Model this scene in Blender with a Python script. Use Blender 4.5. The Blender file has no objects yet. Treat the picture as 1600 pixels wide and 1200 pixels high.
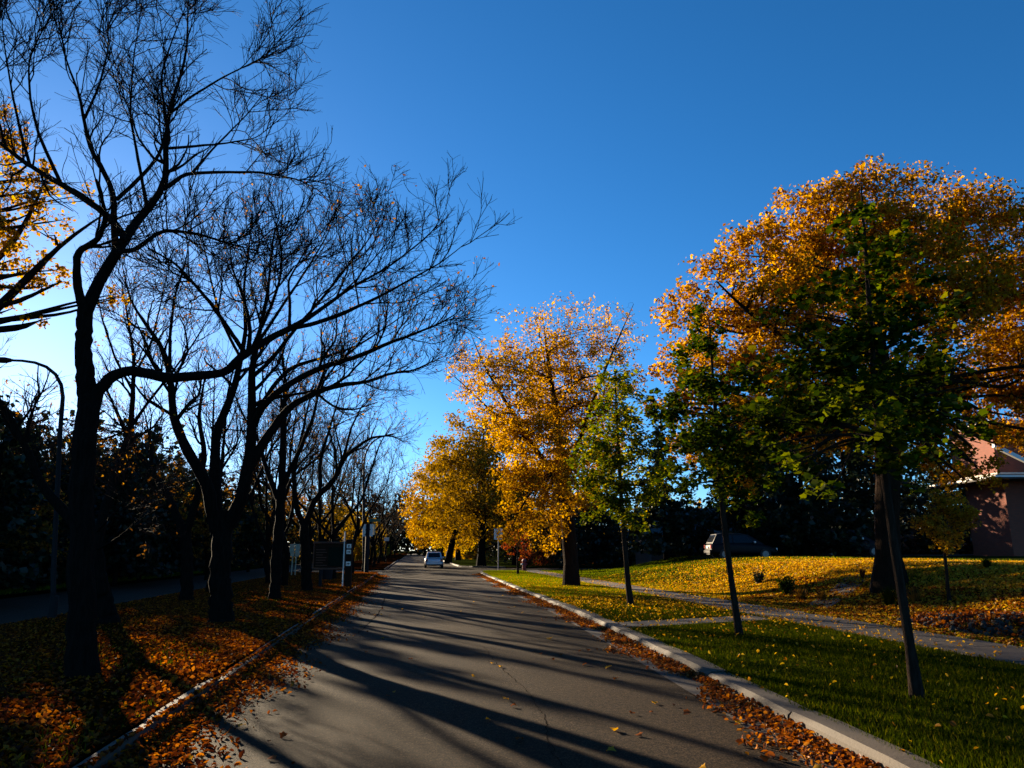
import bpy, math, os
import numpy as np
from mathutils import Vector

sc = bpy.context.scene
COL = sc.collection
R = math.radians

# ------------------------------------------------------------------ camera
F = 1160.0                       # focal length in pixels of a 1600 px wide picture
PT = math.atan(260 / F)          # pitch up
PS = R(7.43)                     # yaw to the right of the road's direction (+Y)
CH = 1.65
cam = bpy.data.cameras.new('camera')
camo = bpy.data.objects.new('camera', cam)
COL.objects.link(camo)
camo.location = (0, 0, CH)
camo.rotation_euler = (math.pi / 2 + PT, 0, -PS)
cam.sensor_width = 36
cam.lens = F / 1600 * 36
cam.clip_end = 6000
sc.camera = camo

# ------------------------------------------------------------------ sky, sun, exposure
SUN_EL, SUN_AZ = R(13.3), R(-27.2)        # azimuth from +Y, positive towards +X
world = bpy.data.worlds.new('World')
sc.world = world
world.use_nodes = True
wn = world.node_tree
sky = wn.nodes.new('ShaderNodeTexSky')
sky.sky_type = 'NISHITA'
sky.sun_disc = False
sky.sun_elevation = SUN_EL
sky.sun_rotation = SUN_AZ
sky.air_density = 0.72
sky.dust_density = 0.15
sky.ozone_density = 5.0
hs = wn.nodes.new('ShaderNodeHueSaturation')
hs.inputs['Saturation'].default_value = 1.13
hs.inputs['Hue'].default_value = 0.496
wn.links.new(sky.outputs[0], hs.inputs['Color'])
wn.links.new(hs.outputs[0], wn.nodes['Background'].inputs[0])
wn.nodes['Background'].inputs[1].default_value = 0.056
sl = bpy.data.lights.new('sun', 'SUN')
sl.energy = 5.0
sl.angle = R(0.55)
sl.color = (1.0, 0.80, 0.54)
so = bpy.data.objects.new('sun', sl)
COL.objects.link(so)
sdir = Vector((math.sin(SUN_AZ) * math.cos(SUN_EL), math.cos(SUN_AZ) * math.cos(SUN_EL), math.sin(SUN_EL)))
so.rotation_euler = sdir.to_track_quat('Z', 'Y').to_euler()
sc.view_settings.view_transform = 'Standard'
sc.view_settings.look = 'None'
sc.view_settings.gamma = 1
sc.view_settings.exposure = 1.85
sc.render.engine = 'CYCLES'
sc.cycles.max_bounces = 4
sc.cycles.diffuse_bounces = 2
sc.cycles.glossy_bounces = 2
sc.cycles.transmission_bounces = 3
sc.cycles.transparent_max_bounces = 4
sc.cycles.use_denoising = True
sc.cycles.sample_clamp_indirect = 4

# ------------------------------------------------------------------ pixel -> place
_fw = np.array([math.sin(PS) * math.cos(PT), math.cos(PS) * math.cos(PT), math.sin(PT)])
_rt = np.array([math.cos(PS), -math.sin(PS), 0.0])
_up = np.cross(_rt, _fw)
_fh = np.array([math.sin(PS), math.cos(PS), 0.0])
CAM = np.array([0, 0, CH])
def ray(x, y): return _fw + _rt * (x - 800) / F + _up * (600 - y) / F
def ground(x, y, z=0.0):
    r = ray(x, y)
    return CAM + r * ((z - CH) / r[2])
def atd(x, y, d):
    """the point seen at (x, y) at horizontal distance d ahead of the camera"""
    r = ray(x, y)
    return CAM + r * (d / float(r @ _fh))
def dist(p): return float((np.asarray(p) - CAM) @ _fh)

# ------------------------------------------------------------------ helpers
def tag(o, label=None, cat=None, group=None, kind=None):
    if label: o['label'] = label
    if cat: o['category'] = cat
    if group: o['group'] = group
    if kind: o['kind'] = kind
    return o
def link(name, data, parent=None, loc=None):
    o = bpy.data.objects.new(name, data)
    COL.objects.link(o)
    if loc is not None: o.location = Vector(loc)
    if parent is not None: o.parent = parent
    return o
def empty(name, loc, rz=0.0):
    o = link(name, None, None, loc)
    o.rotation_euler = (0, 0, rz)
    o.empty_display_size = 0.2
    return o
def np_mesh(name, V, Fc, mats, smooth=False, fmat=None):
    """V (N,3); Fc list of (M,k) index arrays"""
    me = bpy.data.meshes.new(name)
    V = np.asarray(V, dtype=np.float32)
    if not isinstance(Fc, (list, tuple)): Fc = [Fc]
    Fc = [np.asarray(f, dtype=np.int32) for f in Fc if len(f)]
    me.vertices.add(len(V)); me.vertices.foreach_set('co', V.ravel())
    li = np.concatenate([f.ravel() for f in Fc])
    tot = np.concatenate([np.full(len(f), f.shape[1], dtype=np.int32) for f in Fc])
    st = np.concatenate([[0], np.cumsum(tot)[:-1]]).astype(np.int32)
    me.loops.add(len(li)); me.loops.foreach_set('vertex_index', li)
    me.polygons.add(len(tot)); me.polygons.foreach_set('loop_start', st); me.polygons.foreach_set('loop_total', tot)
    for m in (mats if isinstance(mats, (list, tuple)) else [mats]): me.materials.append(m)
    if smooth: me.polygons.foreach_set('use_smooth', np.ones(len(tot), dtype=bool))
    if fmat is not None: me.polygons.foreach_set('material_index', np.asarray(fmat, dtype=np.int32))
    me.update(calc_edges=True)
    return me
class MB:
    """collects simple shapes into one mesh"""
    def __init__(s): s.v = []; s.f = []
    def add(s, V, Fs):
        b = len(s.v); s.v += [tuple(map(float, p)) for p in V]; s.f += [tuple(i + b for i in f) for f in Fs]; return s
    def box(s, x0, x1, y0, y1, z0, z1, bev=0.0):
        if bev:
            b = min(bev, (x1 - x0) * .45, (y1 - y0) * .45, (z1 - z0) * .45)
            V = []
            for z, i in ((z0, b), (z0 + b, 0), (z1 - b, 0), (z1, b)):
                xa, xb, ya, yb = x0 + i, x1 - i, y0 + i, y1 - i
                c = b if i == 0 else b * .4
                V += [(xa + c, ya, z), (xb - c, ya, z), (xb, ya + c, z), (xb, yb - c, z), (xb - c, yb, z), (xa + c, yb, z), (xa, yb - c, z), (xa, ya + c, z)]
            Fs = [tuple(reversed(range(8))), tuple(range(24, 32))]
            for k in range(3):
                for j in range(8): Fs.append((k * 8 + j, k * 8 + (j + 1) % 8, k * 8 + 8 + (j + 1) % 8, k * 8 + 8 + j))
            return s.add(V, Fs)
        V = [(x, y, z) for z in (z0, z1) for x, y in ((x0, y0), (x1, y0), (x1, y1), (x0, y1))]
        return s.add(V, [(3, 2, 1, 0), (4, 5, 6, 7), (0, 1, 5, 4), (1, 2, 6, 5), (2, 3, 7, 6), (3, 0, 4, 7)])
    def tube(s, pts, rad, k=8, cap=True):
        pts = np.asarray(pts, float); n = len(pts)
        rad = np.broadcast_to(np.asarray(rad, float), (n,))
        V, Fq = tubes(pts[None], rad[None], k)
        b = len(s.v); s.add(V, Fq)
        if cap:
            s.f.append(tuple(b + j for j in reversed(range(k)))); s.f.append(tuple(b + (n - 1) * k + j for j in range(k)))
        return s
    def prism(s, poly, y0, y1):
        """outline in x,z pushed from y0 to y1"""
        n = len(poly)
        V = [(x, y0, z) for x, z in poly] + [(x, y1, z) for x, z in poly]
        return s.add(V, [tuple(range(n)), tuple(reversed(range(n, 2 * n)))] + [(j, n + j, n + (j + 1) % n, (j + 1) % n) for j in range(n)])
    def mesh(s, name, m, smooth=False):
        me = bpy.data.meshes.new(name); me.from_pydata(s.v, [], s.f); me.materials.append(m)
        if smooth:
            for p in me.polygons: p.use_smooth = True
        me.update(); return me
    def build(s, name, m, parent=None, loc=None, smooth=False):
        return link(name, s.mesh(name, m, smooth), parent, loc)
def unit(v): return v / np.maximum(np.linalg.norm(v, axis=-1, keepdims=True), 1e-9)
def tubes(P, Rd, k):
    M, n, _ = P.shape
    T = np.empty_like(P); T[:, 1:-1] = P[:, 2:] - P[:, :-2]; T[:, 0] = P[:, 1] - P[:, 0]; T[:, -1] = P[:, -1] - P[:, -2]
    T = unit(T)
    mean = unit(P[:, -1] - P[:, 0])
    ax = np.eye(3)[np.argmin(np.abs(mean), axis=1)]
    U = unit(np.cross(T, ax[:, None, :])); W = np.cross(T, U)
    a = np.arange(k) * 2 * np.pi / k
    V = P[:, :, None, :] + Rd[:, :, None, None] * (np.cos(a)[:, None] * U[:, :, None, :] + np.sin(a)[:, None] * W[:, :, None, :])
    base = (np.arange(M) * n * k)[:, None, None] + (np.arange(n - 1) * k)[None, :, None]
    j = np.arange(k)[None, None, :]; j2 = (j + 1) % k
    Q = np.stack([base + j, base + j2, base + k + j2, base + k + j], -1).reshape(-1, 4)
    return V.reshape(-1, 3), Q

# ------------------------------------------------------------------ materials
MATS = {}
def newmat(name):
    m = bpy.data.materials.new(name); m.use_nodes = True
    nt = m.node_tree; b = nt.nodes['Principled BSDF']
    MATS[name] = m
    return m, nt, b
def nd(nt, t, **kw):
    n = nt.nodes.new(t)
    for k, v in kw.items():
        if k in n.inputs: n.inputs[k].default_value = v
        else: setattr(n, k, v)
    return n
def ramp(nt, src, stops):
    r = nt.nodes.new('ShaderNodeValToRGB'); e = r.color_ramp.elements
    while len(e) < len(stops): e.new(0.5)
    for i, (p, c) in enumerate(stops): e[i].position = p; e[i].color = (*c, 1) if len(c) == 3 else c
    nt.links.new(src, r.inputs[0]); return r.outputs[0]
def mixc(nt, fac, a, b, mode='MIX'):
    n = nt.nodes.new('ShaderNodeMix'); n.data_type = 'RGBA'; n.blend_type = mode
    for s, v in ((n.inputs[0], fac), (n.inputs[6], a), (n.inputs[7], b)):
        if hasattr(v, 'is_output'): nt.links.new(v, s)
        else: s.default_value = v if not isinstance(v, tuple) else (*v, 1)
    return n.outputs[2]
def bump(nt, b, src, strength, dist_):
    n = nt.nodes.new('ShaderNodeBump'); n.inputs['Strength'].default_value = strength; n.inputs['Distance'].default_value = dist_
    nt.links.new(src, n.inputs['Height']); nt.links.new(n.outputs[0], b.inputs['Normal'])
def coords(nt, scale=(1, 1, 1), obj=True):
    tc = nt.nodes.new('ShaderNodeTexCoord'); mp = nt.nodes.new('ShaderNodeMapping'); mp.inputs['Scale'].default_value = scale
    nt.links.new(tc.outputs['Object'], mp.inputs[0]); return mp.outputs[0]
def noise(nt, co, scale, detail=4, rough=.55):
    n = nd(nt, 'ShaderNodeTexNoise', Scale=scale, Detail=detail, Roughness=rough); nt.links.new(co, n.inputs['Vector']); return n.outputs['Fac']
def plain(name, col, rough=.6, metal=0.0, spec=.5, var=.15, vscale=6.0, bmp=0.0):
    m, nt, b = newmat(name)
    co = coords(nt); f = noise(nt, co, vscale)
    lo = tuple(c * (1 - var) for c in col); hi = tuple(min(1, c * (1 + var)) for c in col)
    nt.links.new(ramp(nt, f, [(.3, lo), (.7, hi)]), b.inputs['Base Color'])
    b.inputs['Roughness'].default_value = rough; b.inputs['Metallic'].default_value = metal; b.inputs['Specular IOR Level'].default_value = spec
    if bmp: bump(nt, b, noise(nt, co, vscale * 6), bmp, .01)
    return m
def leafmat(name, stops, trans=.5, gloss=.006):
    m, nt, b = newmat(name)
    nt.nodes.remove(b)
    g = nt.nodes.new('ShaderNodeNewGeometry')
    col = ramp(nt, g.outputs['Random Per Island'], stops)
    d = nt.nodes.new('ShaderNodeBsdfDiffuse'); t = nt.nodes.new('ShaderNodeBsdfTranslucent'); gl = nd(nt, 'ShaderNodeBsdfGlossy', Roughness=.42)
    nt.links.new(col, d.inputs[0])
    hv = nd(nt, 'ShaderNodeHueSaturation', Saturation=1.12, Value=1.25); nt.links.new(col, hv.inputs['Color']); nt.links.new(hv.outputs[0], t.inputs[0])
    m1 = nt.nodes.new('ShaderNodeMixShader'); m1.inputs[0].default_value = trans
    nt.links.new(d.outputs[0], m1.inputs[1]); nt.links.new(t.outputs[0], m1.inputs[2])
    m2 = nt.nodes.new('ShaderNodeMixShader'); m2.inputs[0].default_value = gloss
    nt.links.new(m1.outputs[0], m2.inputs[1]); nt.links.new(gl.outputs[0], m2.inputs[2])
    nt.links.new(m2.outputs[0], nt.nodes['Material Output'].inputs[0])
    return m

def mk_asphalt():
    m, nt, b = newmat('asphalt')
    co = coords(nt)
    fine = noise(nt, co, 55, 3, .7); big = noise(nt, co, .45, 5, .6)
    streak = noise(nt, coords(nt, (1.6, .12, 1)), 1.0, 4)
    c1 = ramp(nt, fine, [(.36, (.0055, .0035, .0019)), (.5, (.0240, .0152, .0080)), (.64, (.070, .045, .025))])
    c2 = mixc(nt, .55, c1, ramp(nt, big, [(.32, (.62, .62, .64)), (.68, (1.12, 1.08, 1.0))]), 'MULTIPLY')
    c2 = mixc(nt, .8, c2, ramp(nt, noise(nt, co, 16, 4, .75), [(.36, (.38, .38, .38)), (.5, (1, 1, 1)), (.62, (1.9, 1.85, 1.75))]), 'MULTIPLY')
    c3 = mixc(nt, .5, c2, ramp(nt, streak, [(.35, (.72, .72, .72)), (.65, (1.1, 1.1, 1.1))]), 'MULTIPLY')
    nt.links.new(c3, b.inputs['Base Color'])
    b.inputs['Roughness'].default_value = .8; b.inputs['Specular IOR Level'].default_value = .05
    bump(nt, b, noise(nt, co, 70, 4, .75), .8, .012)
    return m
ASPHALT = mk_asphalt()
def mk_concrete(name, c, bs=.5):
    m, nt, b = newmat(name)
    co = coords(nt)
    c1 = ramp(nt, noise(nt, co, 2.2, 6, .65), [(.3, tuple(x * .62 for x in c)), (.55, c), (.75, tuple(x * 1.15 for x in c))])
    c2 = mixc(nt, .5, c1, ramp(nt, noise(nt, co, 60, 3, .7), [(.3, (.7, .7, .7)), (.7, (1.1, 1.1, 1.1))]), 'MULTIPLY')
    nt.links.new(c2, b.inputs['Base Color']); b.inputs['Roughness'].default_value = .8
    bump(nt, b, noise(nt, co, 40, 5, .7), bs, .01)
    return m
CONC = mk_concrete('kerb_concrete', (.056, .038, .022))
WALK = mk_concrete('sidewalk_concrete', (.042, .026, .0135))
def mk_ground(name, stops, sc1=3.0, bs=.6):
    m, nt, b = newmat(name)
    co = coords(nt)
    c1 = ramp(nt, noise(nt, co, sc1, 8, .7), stops)
    c2 = mixc(nt, .6, c1, ramp(nt, noise(nt, co, 45, 3, .7), [(.3, (.45, .45, .45)), (.7, (1.3, 1.3, 1.3))]), 'MULTIPLY')
    nt.links.new(c2, b.inputs['Base Color']); b.inputs['Roughness'].default_value = 1.0; b.inputs['Specular IOR Level'].default_value = .0
    bump(nt, b, noise(nt, co, 30, 5, .75), bs, .05)
    return m
GRASSG = mk_ground('grass_soil', [(.3, (.010, .014, .003)), (.5, (.018, .026, .004)), (.7, (.032, .034, .007))], 1.2)
LITTERG = mk_ground('litter_soil', [(.3, (.010, .0032, .0012)), (.5, (.026, .0075, .002)), (.7, (.045, .015, .004))], 6)
BARK_ = None
def mk_bark(name, c):
    m, nt, b = newmat(name)
    co = coords(nt, (1, 1, .18))
    f = noise(nt, co, 22, 6, .7)
    nt.links.new(ramp(nt, f, [(.3, tuple(x * .35 for x in c)), (.55, c), (.75, tuple(x * 1.6 for x in c))]), b.inputs['Base Color'])
    b.inputs['Roughness'].default_value = .95; b.inputs['Specular IOR Level'].default_value = .04
    bump(nt, b, f, 1.0, .06)
    return m
BARK = mk_bark('bark_dark', (.0105, .0078, .006))
BARKB = mk_bark('bark_brown', (.024, .0135, .008))
BARKS = mk_bark('bark_sapling', (.034, .022, .015))
TWIG = plain('twig_bark', (.014, .009, .007), .85, spec=.08)
L_ORANGE = leafmat('leaf_orange', [(0, (.13, .047, .003)), (.3, (.30, .128, .006)), (.6, (.43, .205, .009)), (1, (.52, .28, .016))], .58)
L_AMBER = leafmat('leaf_amber', [(0, (.15, .06, .004)), (.3, (.32, .15, .008)), (.6, (.46, .24, .012)), (1, (.54, .32, .02))], .58)
L_GOLD = leafmat('leaf_gold', [(0, (.14, .065, .008)), (.35, (.30, .145, .012)), (.7, (.42, .22, .018)), (1, (.38, .25, .025))], .55)
L_OLIVE = leafmat('leaf_olive_gold', [(0, (.09, .055, .008)), (.5, (.24, .135, .012)), (1, (.36, .20, .018))], .5)
L_YELLOW = leafmat('leaf_yellow', [(0, (.35, .21, .02)), (.5, (.58, .36, .03)), (1, (.66, .46, .06))], .55)
L_GREEN = leafmat('leaf_green', [(0, (.010, .018, .002)), (.5, (.026, .045, .003)), (.85, (.07, .09, .006)), (1, (.20, .15, .012))], .55, .008)
L_GREENY = leafmat('leaf_yellow_green', [(0, (.03, .05, .008)), (.5, (.09, .11, .008)), (.85, (.19, .175, .012)), (1, (.36, .24, .015))], .6, .008)
L_RED = leafmat('leaf_red', [(0, (.10, .02, .012)), (.6, (.26, .06, .03)), (1, (.45, .16, .04))], .5)
L_SCRAP = leafmat('leaf_dry_brown', [(0, (.08, .035, .012)), (.6, (.25, .11, .025)), (1, (.42, .22, .04))], .5)
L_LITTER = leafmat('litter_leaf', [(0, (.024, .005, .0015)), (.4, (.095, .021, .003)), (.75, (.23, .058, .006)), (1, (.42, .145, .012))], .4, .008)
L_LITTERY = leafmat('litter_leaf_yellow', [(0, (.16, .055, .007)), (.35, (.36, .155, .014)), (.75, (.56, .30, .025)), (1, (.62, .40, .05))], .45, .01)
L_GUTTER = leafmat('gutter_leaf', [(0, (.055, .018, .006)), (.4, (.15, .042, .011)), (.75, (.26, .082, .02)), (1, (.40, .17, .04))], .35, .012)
NEEDLE = leafmat('needle', [(0, (.008, .014, .008)), (.6, (.016, .026, .012)), (1, (.03, .04, .015))], .15, .03)
HEDGE = leafmat('evergreen_leaf', [(0, (.007, .010, .005)), (.6, (.014, .018, .008)), (1, (.035, .028, .010))], .15, .02)
GRASS = leafmat('grass_blade', [(0, (.012, .019, .0015)), (.5, (.022, .033, .002)), (.85, (.045, .052, .004)), (1, (.12, .10, .015))], .55, .0)  # darkened so the colour itself carries tree shade on the near right verge
GRASSY = leafmat('grass_blade_sunny', [(0, (.05, .075, .005)), (.5, (.085, .115, .007)), (1, (.17, .165, .014))], .55, .0)  # brighter copy of the blade colour, with sunlight put into it
def mk_brick(name, c, dark=.55):
    m, nt, b = newmat(name)
    tc = nt.nodes.new('ShaderNodeTexCoord'); sep = nt.nodes.new('ShaderNodeSeparateXYZ'); nt.links.new(tc.outputs['Object'], sep.inputs[0])
    ad = nd(nt, 'ShaderNodeMath', operation='ADD'); nt.links.new(sep.outputs[0], ad.inputs[0]); nt.links.new(sep.outputs[1], ad.inputs[1])
    cb = nt.nodes.new('ShaderNodeCombineXYZ'); nt.links.new(ad.outputs[0], cb.inputs[0]); nt.links.new(sep.outputs[2], cb.inputs[1])
    br = nd(nt, 'ShaderNodeTexBrick', Scale=1.0); br.inputs['Brick Width'].default_value = .22; br.inputs['Row Height'].default_value = .075; br.inputs['Mortar Size'].default_value = .008
    br.inputs['Color1'].default_value = (*c, 1); br.inputs['Color2'].default_value = (*[x * dark for x in c], 1); br.inputs['Mortar'].default_value = (.11, .05, .03, 1)
    nt.links.new(cb.outputs[0], br.inputs['Vector'])
    nt.links.new(br.outputs['Color'], b.inputs['Base Color']); b.inputs['Roughness'].default_value = .85
    bump(nt, b, br.outputs['Fac'], -.6, .008)
    return m
BRICK = mk_brick('red_brick', (.23, .044, .017), .75)
BRICKD = mk_brick('dark_brick', (.10, .045, .03))
STONE = plain('coping_stone', (.52, .45, .36), .8)
WHITE = plain('white_paint', (.72, .69, .62), .5, var=.06)
SOFFIT = plain('dark_soffit', (.05, .04, .035), .8)
SHINGLE = plain('roof_shingle', (.05, .048, .05), .9, vscale=14, bmp=.5)
GLASSD = plain('dark_glass', (.006, .007, .009), .15, spec=.25)
STEEL = plain('dark_steel', (.012, .012, .012), .7, .0, spec=.15)
GALV = plain('galvanised_steel', (.42, .42, .42), .4, .7)
SIGNW = plain('sign_white', (.86, .80, .66), .5, var=.06)
SIGNB = plain('sign_black', (.012, .012, .012), .5)
SIGNG = plain('sign_green', (.015, .10, .055), .5)
SIGNBACK = plain('sign_back', (.50, .43, .28), .6)
WOODB = plain('board_wood', (.10, .034, .014), .7, vscale=20)
BOARDG = plain('board_green', (.005, .013, .007), .8, spec=.1)
BOARDT = plain('board_brown', (.030, .013, .006), .8, spec=.1)
PAINT_S = plain('silver_paint', (.55, .54, .56), .3, .3, var=.03)
PAINT_B = plain('black_paint', (.004, .004, .005), .5, .0, spec=.15, var=.03)
PAINT_D = plain('dark_grey_paint', (.006, .006, .007), .5, .0, spec=.15, var=.03)
RUBBER = plain('rubber', (.012, .012, .012), .8)
RIM = plain('wheel_rim', (.12, .12, .125), .35, .8)
TAIL = plain('tail_lamp', (.36, .05, .045), .25)
HEAD = plain('head_lamp', (.75, .78, .8), .12)
PLATE = plain('number_plate', (.7, .66, .66), .4)
RED = plain('hydrant_red', (.30, .022, .02), .45)
ROCK = plain('rock', (.04, .030, .021), .9, var=.5, vscale=3, bmp=.6)
CRACK = plain('crack_tar', (.010, .008, .006), .95, spec=.0)
GUARD = plain('plastic_guard', (.75, .75, .72), .25)

# ------------------------------------------------------------------ terrain heights
def sstep(x): x = np.clip(x, 0, 1); return x * x * (3 - 2 * x)
def amp(y):
    return np.interp(y, [-20, 10, 20, 26, 34, 44, 56, 62], [1.0, 1.1, 1.16, 1.1, .9, .55, .08, 0.0])
def H(x, y):
    """height of the right-hand lawn"""
    x = np.asarray(x, float); y = np.asarray(y, float)
    q = sstep((x - 13.5) / 6) * sstep((59 - y) / 8)
    z = .12 + (amp(y) * (1 - q) + 1.14 * q) * sstep((x - 10.4) / 4.4) + np.clip(x - 18, 0, 40) * .006 * np.clip((60 - y) / 20, 0, 1)
    return z + .03 * np.sin(x * 1.3 + y * .7) * sstep((x - 11) / 2)
def KR(y):      # face of the right kerb
    return np.interp(y, [-20, 5, 9.5, 13.2, 19.7, 34.8, 48, 54, 57, 59, 60.3], [3.42, 3.48, 3.76, 3.96, 4.2, 4.36, 4.62, 4.75, 5.1, 5.8, 7.2])
KL = -2.3
def hz(x, y):
    if x > 9.74: return float(H(x, y))
    return .12

# ------------------------------------------------------------------ the setting
def sheet(name, xs_of_y, ys, z, mat, nx=2, parent=None):
    """strip of ground between x0(y) and x1(y)"""
    V = []; 
    for y in ys:
        x0, x1 = xs_of_y(y)
        for i in range(nx): V.append((x0 + (x1 - x0) * i / (nx - 1), y, z))
    V = np.array(V); n = len(ys)
    i, j = np.meshgrid(np.arange(n - 1), np.arange(nx - 1), indexing='ij'); a = (i * nx + j).ravel()
    o = link(name, np_mesh(name, V, np.stack([a, a + 1, a + nx + 1, a + nx], -1), mat), parent)
    if parent is None: o['kind'] = 'structure'
    return o
YS = np.unique(np.concatenate([np.arange(-20, 70, 1.0), np.arange(70, 420, 10.0), [420]]))
g = MB().add([(-2500, -2500, -.06), (2500, -2500, -.06), (2500, 2500, -.06), (-2500, 2500, -.06)], [(0, 1, 2, 3)]).build('ground', GRASSG); g['kind'] = 'structure'
road = sheet('road', lambda y: (KL - .02, float(np.interp(y, [-20, 48, 57, 60.3, 61, 72, 73, 76, 420], [3.4, 4.7, 6.2, 8.2, 8.2, 8.2, 6.4, 4.9, 4.6])) if y < 61 or y > 72 else 8.2), YS, 0.0, ASPHALT)
sheet('cross_street', lambda y: (8.2, 90), [61, 66, 72], 0.0, ASPHALT)
sheet('cross_street_west', lambda y: (-8.6, KL - .02), [57, 61, 66], 0.0, ASPHALT)
sheet('service_road', lambda y: (-14.2, -8.6), np.arange(-20, 181, 5.0), 0.0, ASPHALT)
# far-side gutter pan along the right kerb and a long tar-filled crack
rng = np.random.default_rng(5)
sheet('gutter_pan', lambda y: (float(KR(y)) - .42, float(KR(y)) - .01), np.arange(-6, 55, 1.0), .004, WALK)
def crack(pts, w, seed):
    r = np.random.default_rng(seed); P = np.array(pts, float)
    t = np.linspace(0, 1, 90); cs = np.linspace(0, 1, len(P))
    q = np.stack([np.interp(t, cs, P[:, k]) for k in range(2)], -1); q[:, 0] += np.cumsum(r.normal(0, .012, len(t)))
    ww = w * r.uniform(.3, 1.3, len(t))
    V = np.concatenate([np.c_[q[:, 0] - ww, q[:, 1], np.full(len(t), .003)], np.c_[q[:, 0] + ww, q[:, 1], np.full(len(t), .003)]])
    a = np.arange(len(t) - 1); n = len(t)
    link('road_crack', np_mesh('road_crack', V, np.stack([a, a + n, a + n + 1, a + 1], -1), CRACK), road)
crack([ground(1290, 1199)[:2], ground(1120, 1110)[:2], ground(1020, 1040)[:2], ground(930, 985)[:2], ground(800, 925)[:2]], .005, 1)
crack([ground(560, 990)[:2], ground(590, 960)[:2], ground(600, 935)[:2]], .015, 2)
crack([ground(880, 1199)[:2], ground(840, 1100)[:2], ground(760, 1010)[:2]], .004, 3)
# verges
def vsheet(name, f, ys, mat, z=.12, hfun=None, nx=6):
    V = []
    for y in ys:
        x0, x1 = f(y)
        for i in range(nx):
            x = x0 + (x1 - x0) * i / (nx - 1)
            V.append((x, y, float(hfun(x, y)) if hfun else z + .02 * math.sin(x * 2.1 + y) * math.sin(y * .8) * (0 if i in (0, nx - 1) else 1)))
    n = len(ys); i, j = np.meshgrid(np.arange(n - 1), np.arange(nx - 1), indexing='ij'); a = (i * nx + j).ravel()
    o = link(name, np_mesh(name, np.array(V), np.stack([a, a + 1, a + nx + 1, a + nx], -1), mat, True)); o['kind'] = 'structure'; return o
med = vsheet('median', lambda y: (-8.5, KL - .14 - (0 if y < 52 else (y - 52) * .5)), np.arange(-10, 56.6, .5), LITTERG, .115, nx=14)
vsheet('median_beyond_crossing', lambda y: (-8.5, KL - .14), np.concatenate([np.arange(67, 100, 2.0), np.arange(100, 421, 20.0)]), LITTERG, .1, nx=4)
vsheet('west_verge', lambda y: (-70, -14.3), np.concatenate([np.arange(-20, 80, 3.0), np.arange(80, 200, 20.0)]), GRASSG, .11, nx=20)
ver = vsheet('right_verge', lambda y: (float(KR(y)) + .26, 8.26), np.arange(-10, 59.1, .5), GRASSG, .12, nx=8)
vsheet('lawn', lambda y: (9.74, 75), np.concatenate([np.arange(-15, 40, 1.0), np.arange(40, 60.6, 2.0)]), GRASSG, hfun=H, nx=80)
vsheet('right_verge_beyond_crossing', lambda y: (float(np.interp(y, [73, 75, 78, 420], [9, 6.2, 4.9, 4.7])), 60), np.concatenate([np.arange(73, 100, 2.0), np.arange(100, 421, 20.0)]), GRASSG, .11, nx=6)
# kerbs: each cast length is a piece
def kerb(name, xf, y0, y1, seg, w, h, side, mat, seed):
    root = empty(name, (0, 0, 0)); root['kind'] = 'structure'
    r = np.random.default_rng(seed); y = y0
    while y < y1 - .2:
        L = min(seg * r.uniform(.9, 1.1), y1 - y)
        ya, yb = y + .016, y + L - .016
        n = 5; V = []; dz = r.normal(0, .010); dx = r.normal(0, .012)
        for t in np.linspace(0, 1, n):
            yy = ya + (yb - ya) * t; x = float(xf(yy)) + dx
            e = .012 if t in (0, 1) else 0
            for px, pz in ((0, -.05), (.012, h * .7), (.045, h - e + dz), (w, h + .004 - e + dz), (w, -.05)): V.append((x + side * px, yy, pz))
        Fs = []
        for k in range(n - 1):
            for j in range(4):
                q = (k * 5 + j, k * 5 + j + 1, k * 5 + 6 + j, k * 5 + 5 + j); Fs.append(q if side < 0 else q[::-1])
        Fs += [(0, 1, 2, 3, 4), tuple((n - 1) * 5 + j for j in (4, 3, 2, 1, 0))]
        MB().add(V, Fs).build('kerb_stone', mat, root)
        y += L
    return root
kerb('right_kerb', KR, -2, 60.2, 2.4, .27, .15, 1, CONC, 3)
kerb('left_kerb', lambda y: KL - (0 if y < 52 else (y - 52) * .5), -2, 56.5, 2.4, .12, .11, -1, CONC, 4)
kerb('far_right_kerb', lambda y: np.interp(y, [73, 75, 78, 420], [8.8, 6.0, 4.7, 4.5]), 73, 130, 3, .17, .13, 1, CONC, 6)
kerb('far_left_kerb', lambda y: KL, 67, 130, 3, .12, .11, -1, CONC, 7)
# sidewalk slabs
walk = empty('sidewalk', (0, 0, 0)); walk['kind'] = 'structure'
r = np.random.default_rng(8); y = -4.0
while y < 58:
    L = 1.55
    dz = r.normal(0, .004)
    MB().box(8.25, 9.75, y + .01, y + L - .01, .02, .135 + dz, .012).build('slab', WALK, walk)
    y += L
ap = empty('kerb_walkway', (0, 0, 0)); ap['kind'] = 'structure'
for k in range(3):
    x0 = 4.3 + k * 1.3
    y0 = 15.2 + k * .45
    MB().add([(x0 + .01, y0, .138), (x0 + 1.25, y0 + .45, .138), (x0 + 1.25, y0 + 1.55, .138), (x0 + .01, y0 + 1.1, .138), (x0 + .01, y0, .02), (x0 + 1.25, y0 + .45, .02), (x0 + 1.25, y0 + 1.55, .02), (x0 + .01, y0 + 1.1, .02)],
             [(0, 1, 2, 3), (0, 4, 5, 1), (1, 5, 6, 2), (2, 6, 7, 3), (3, 7, 4, 0)]).build('slab', WALK, ap)
fp = empty('house_path', (0, 0, 0)); fp['kind'] = 'structure'
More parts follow.
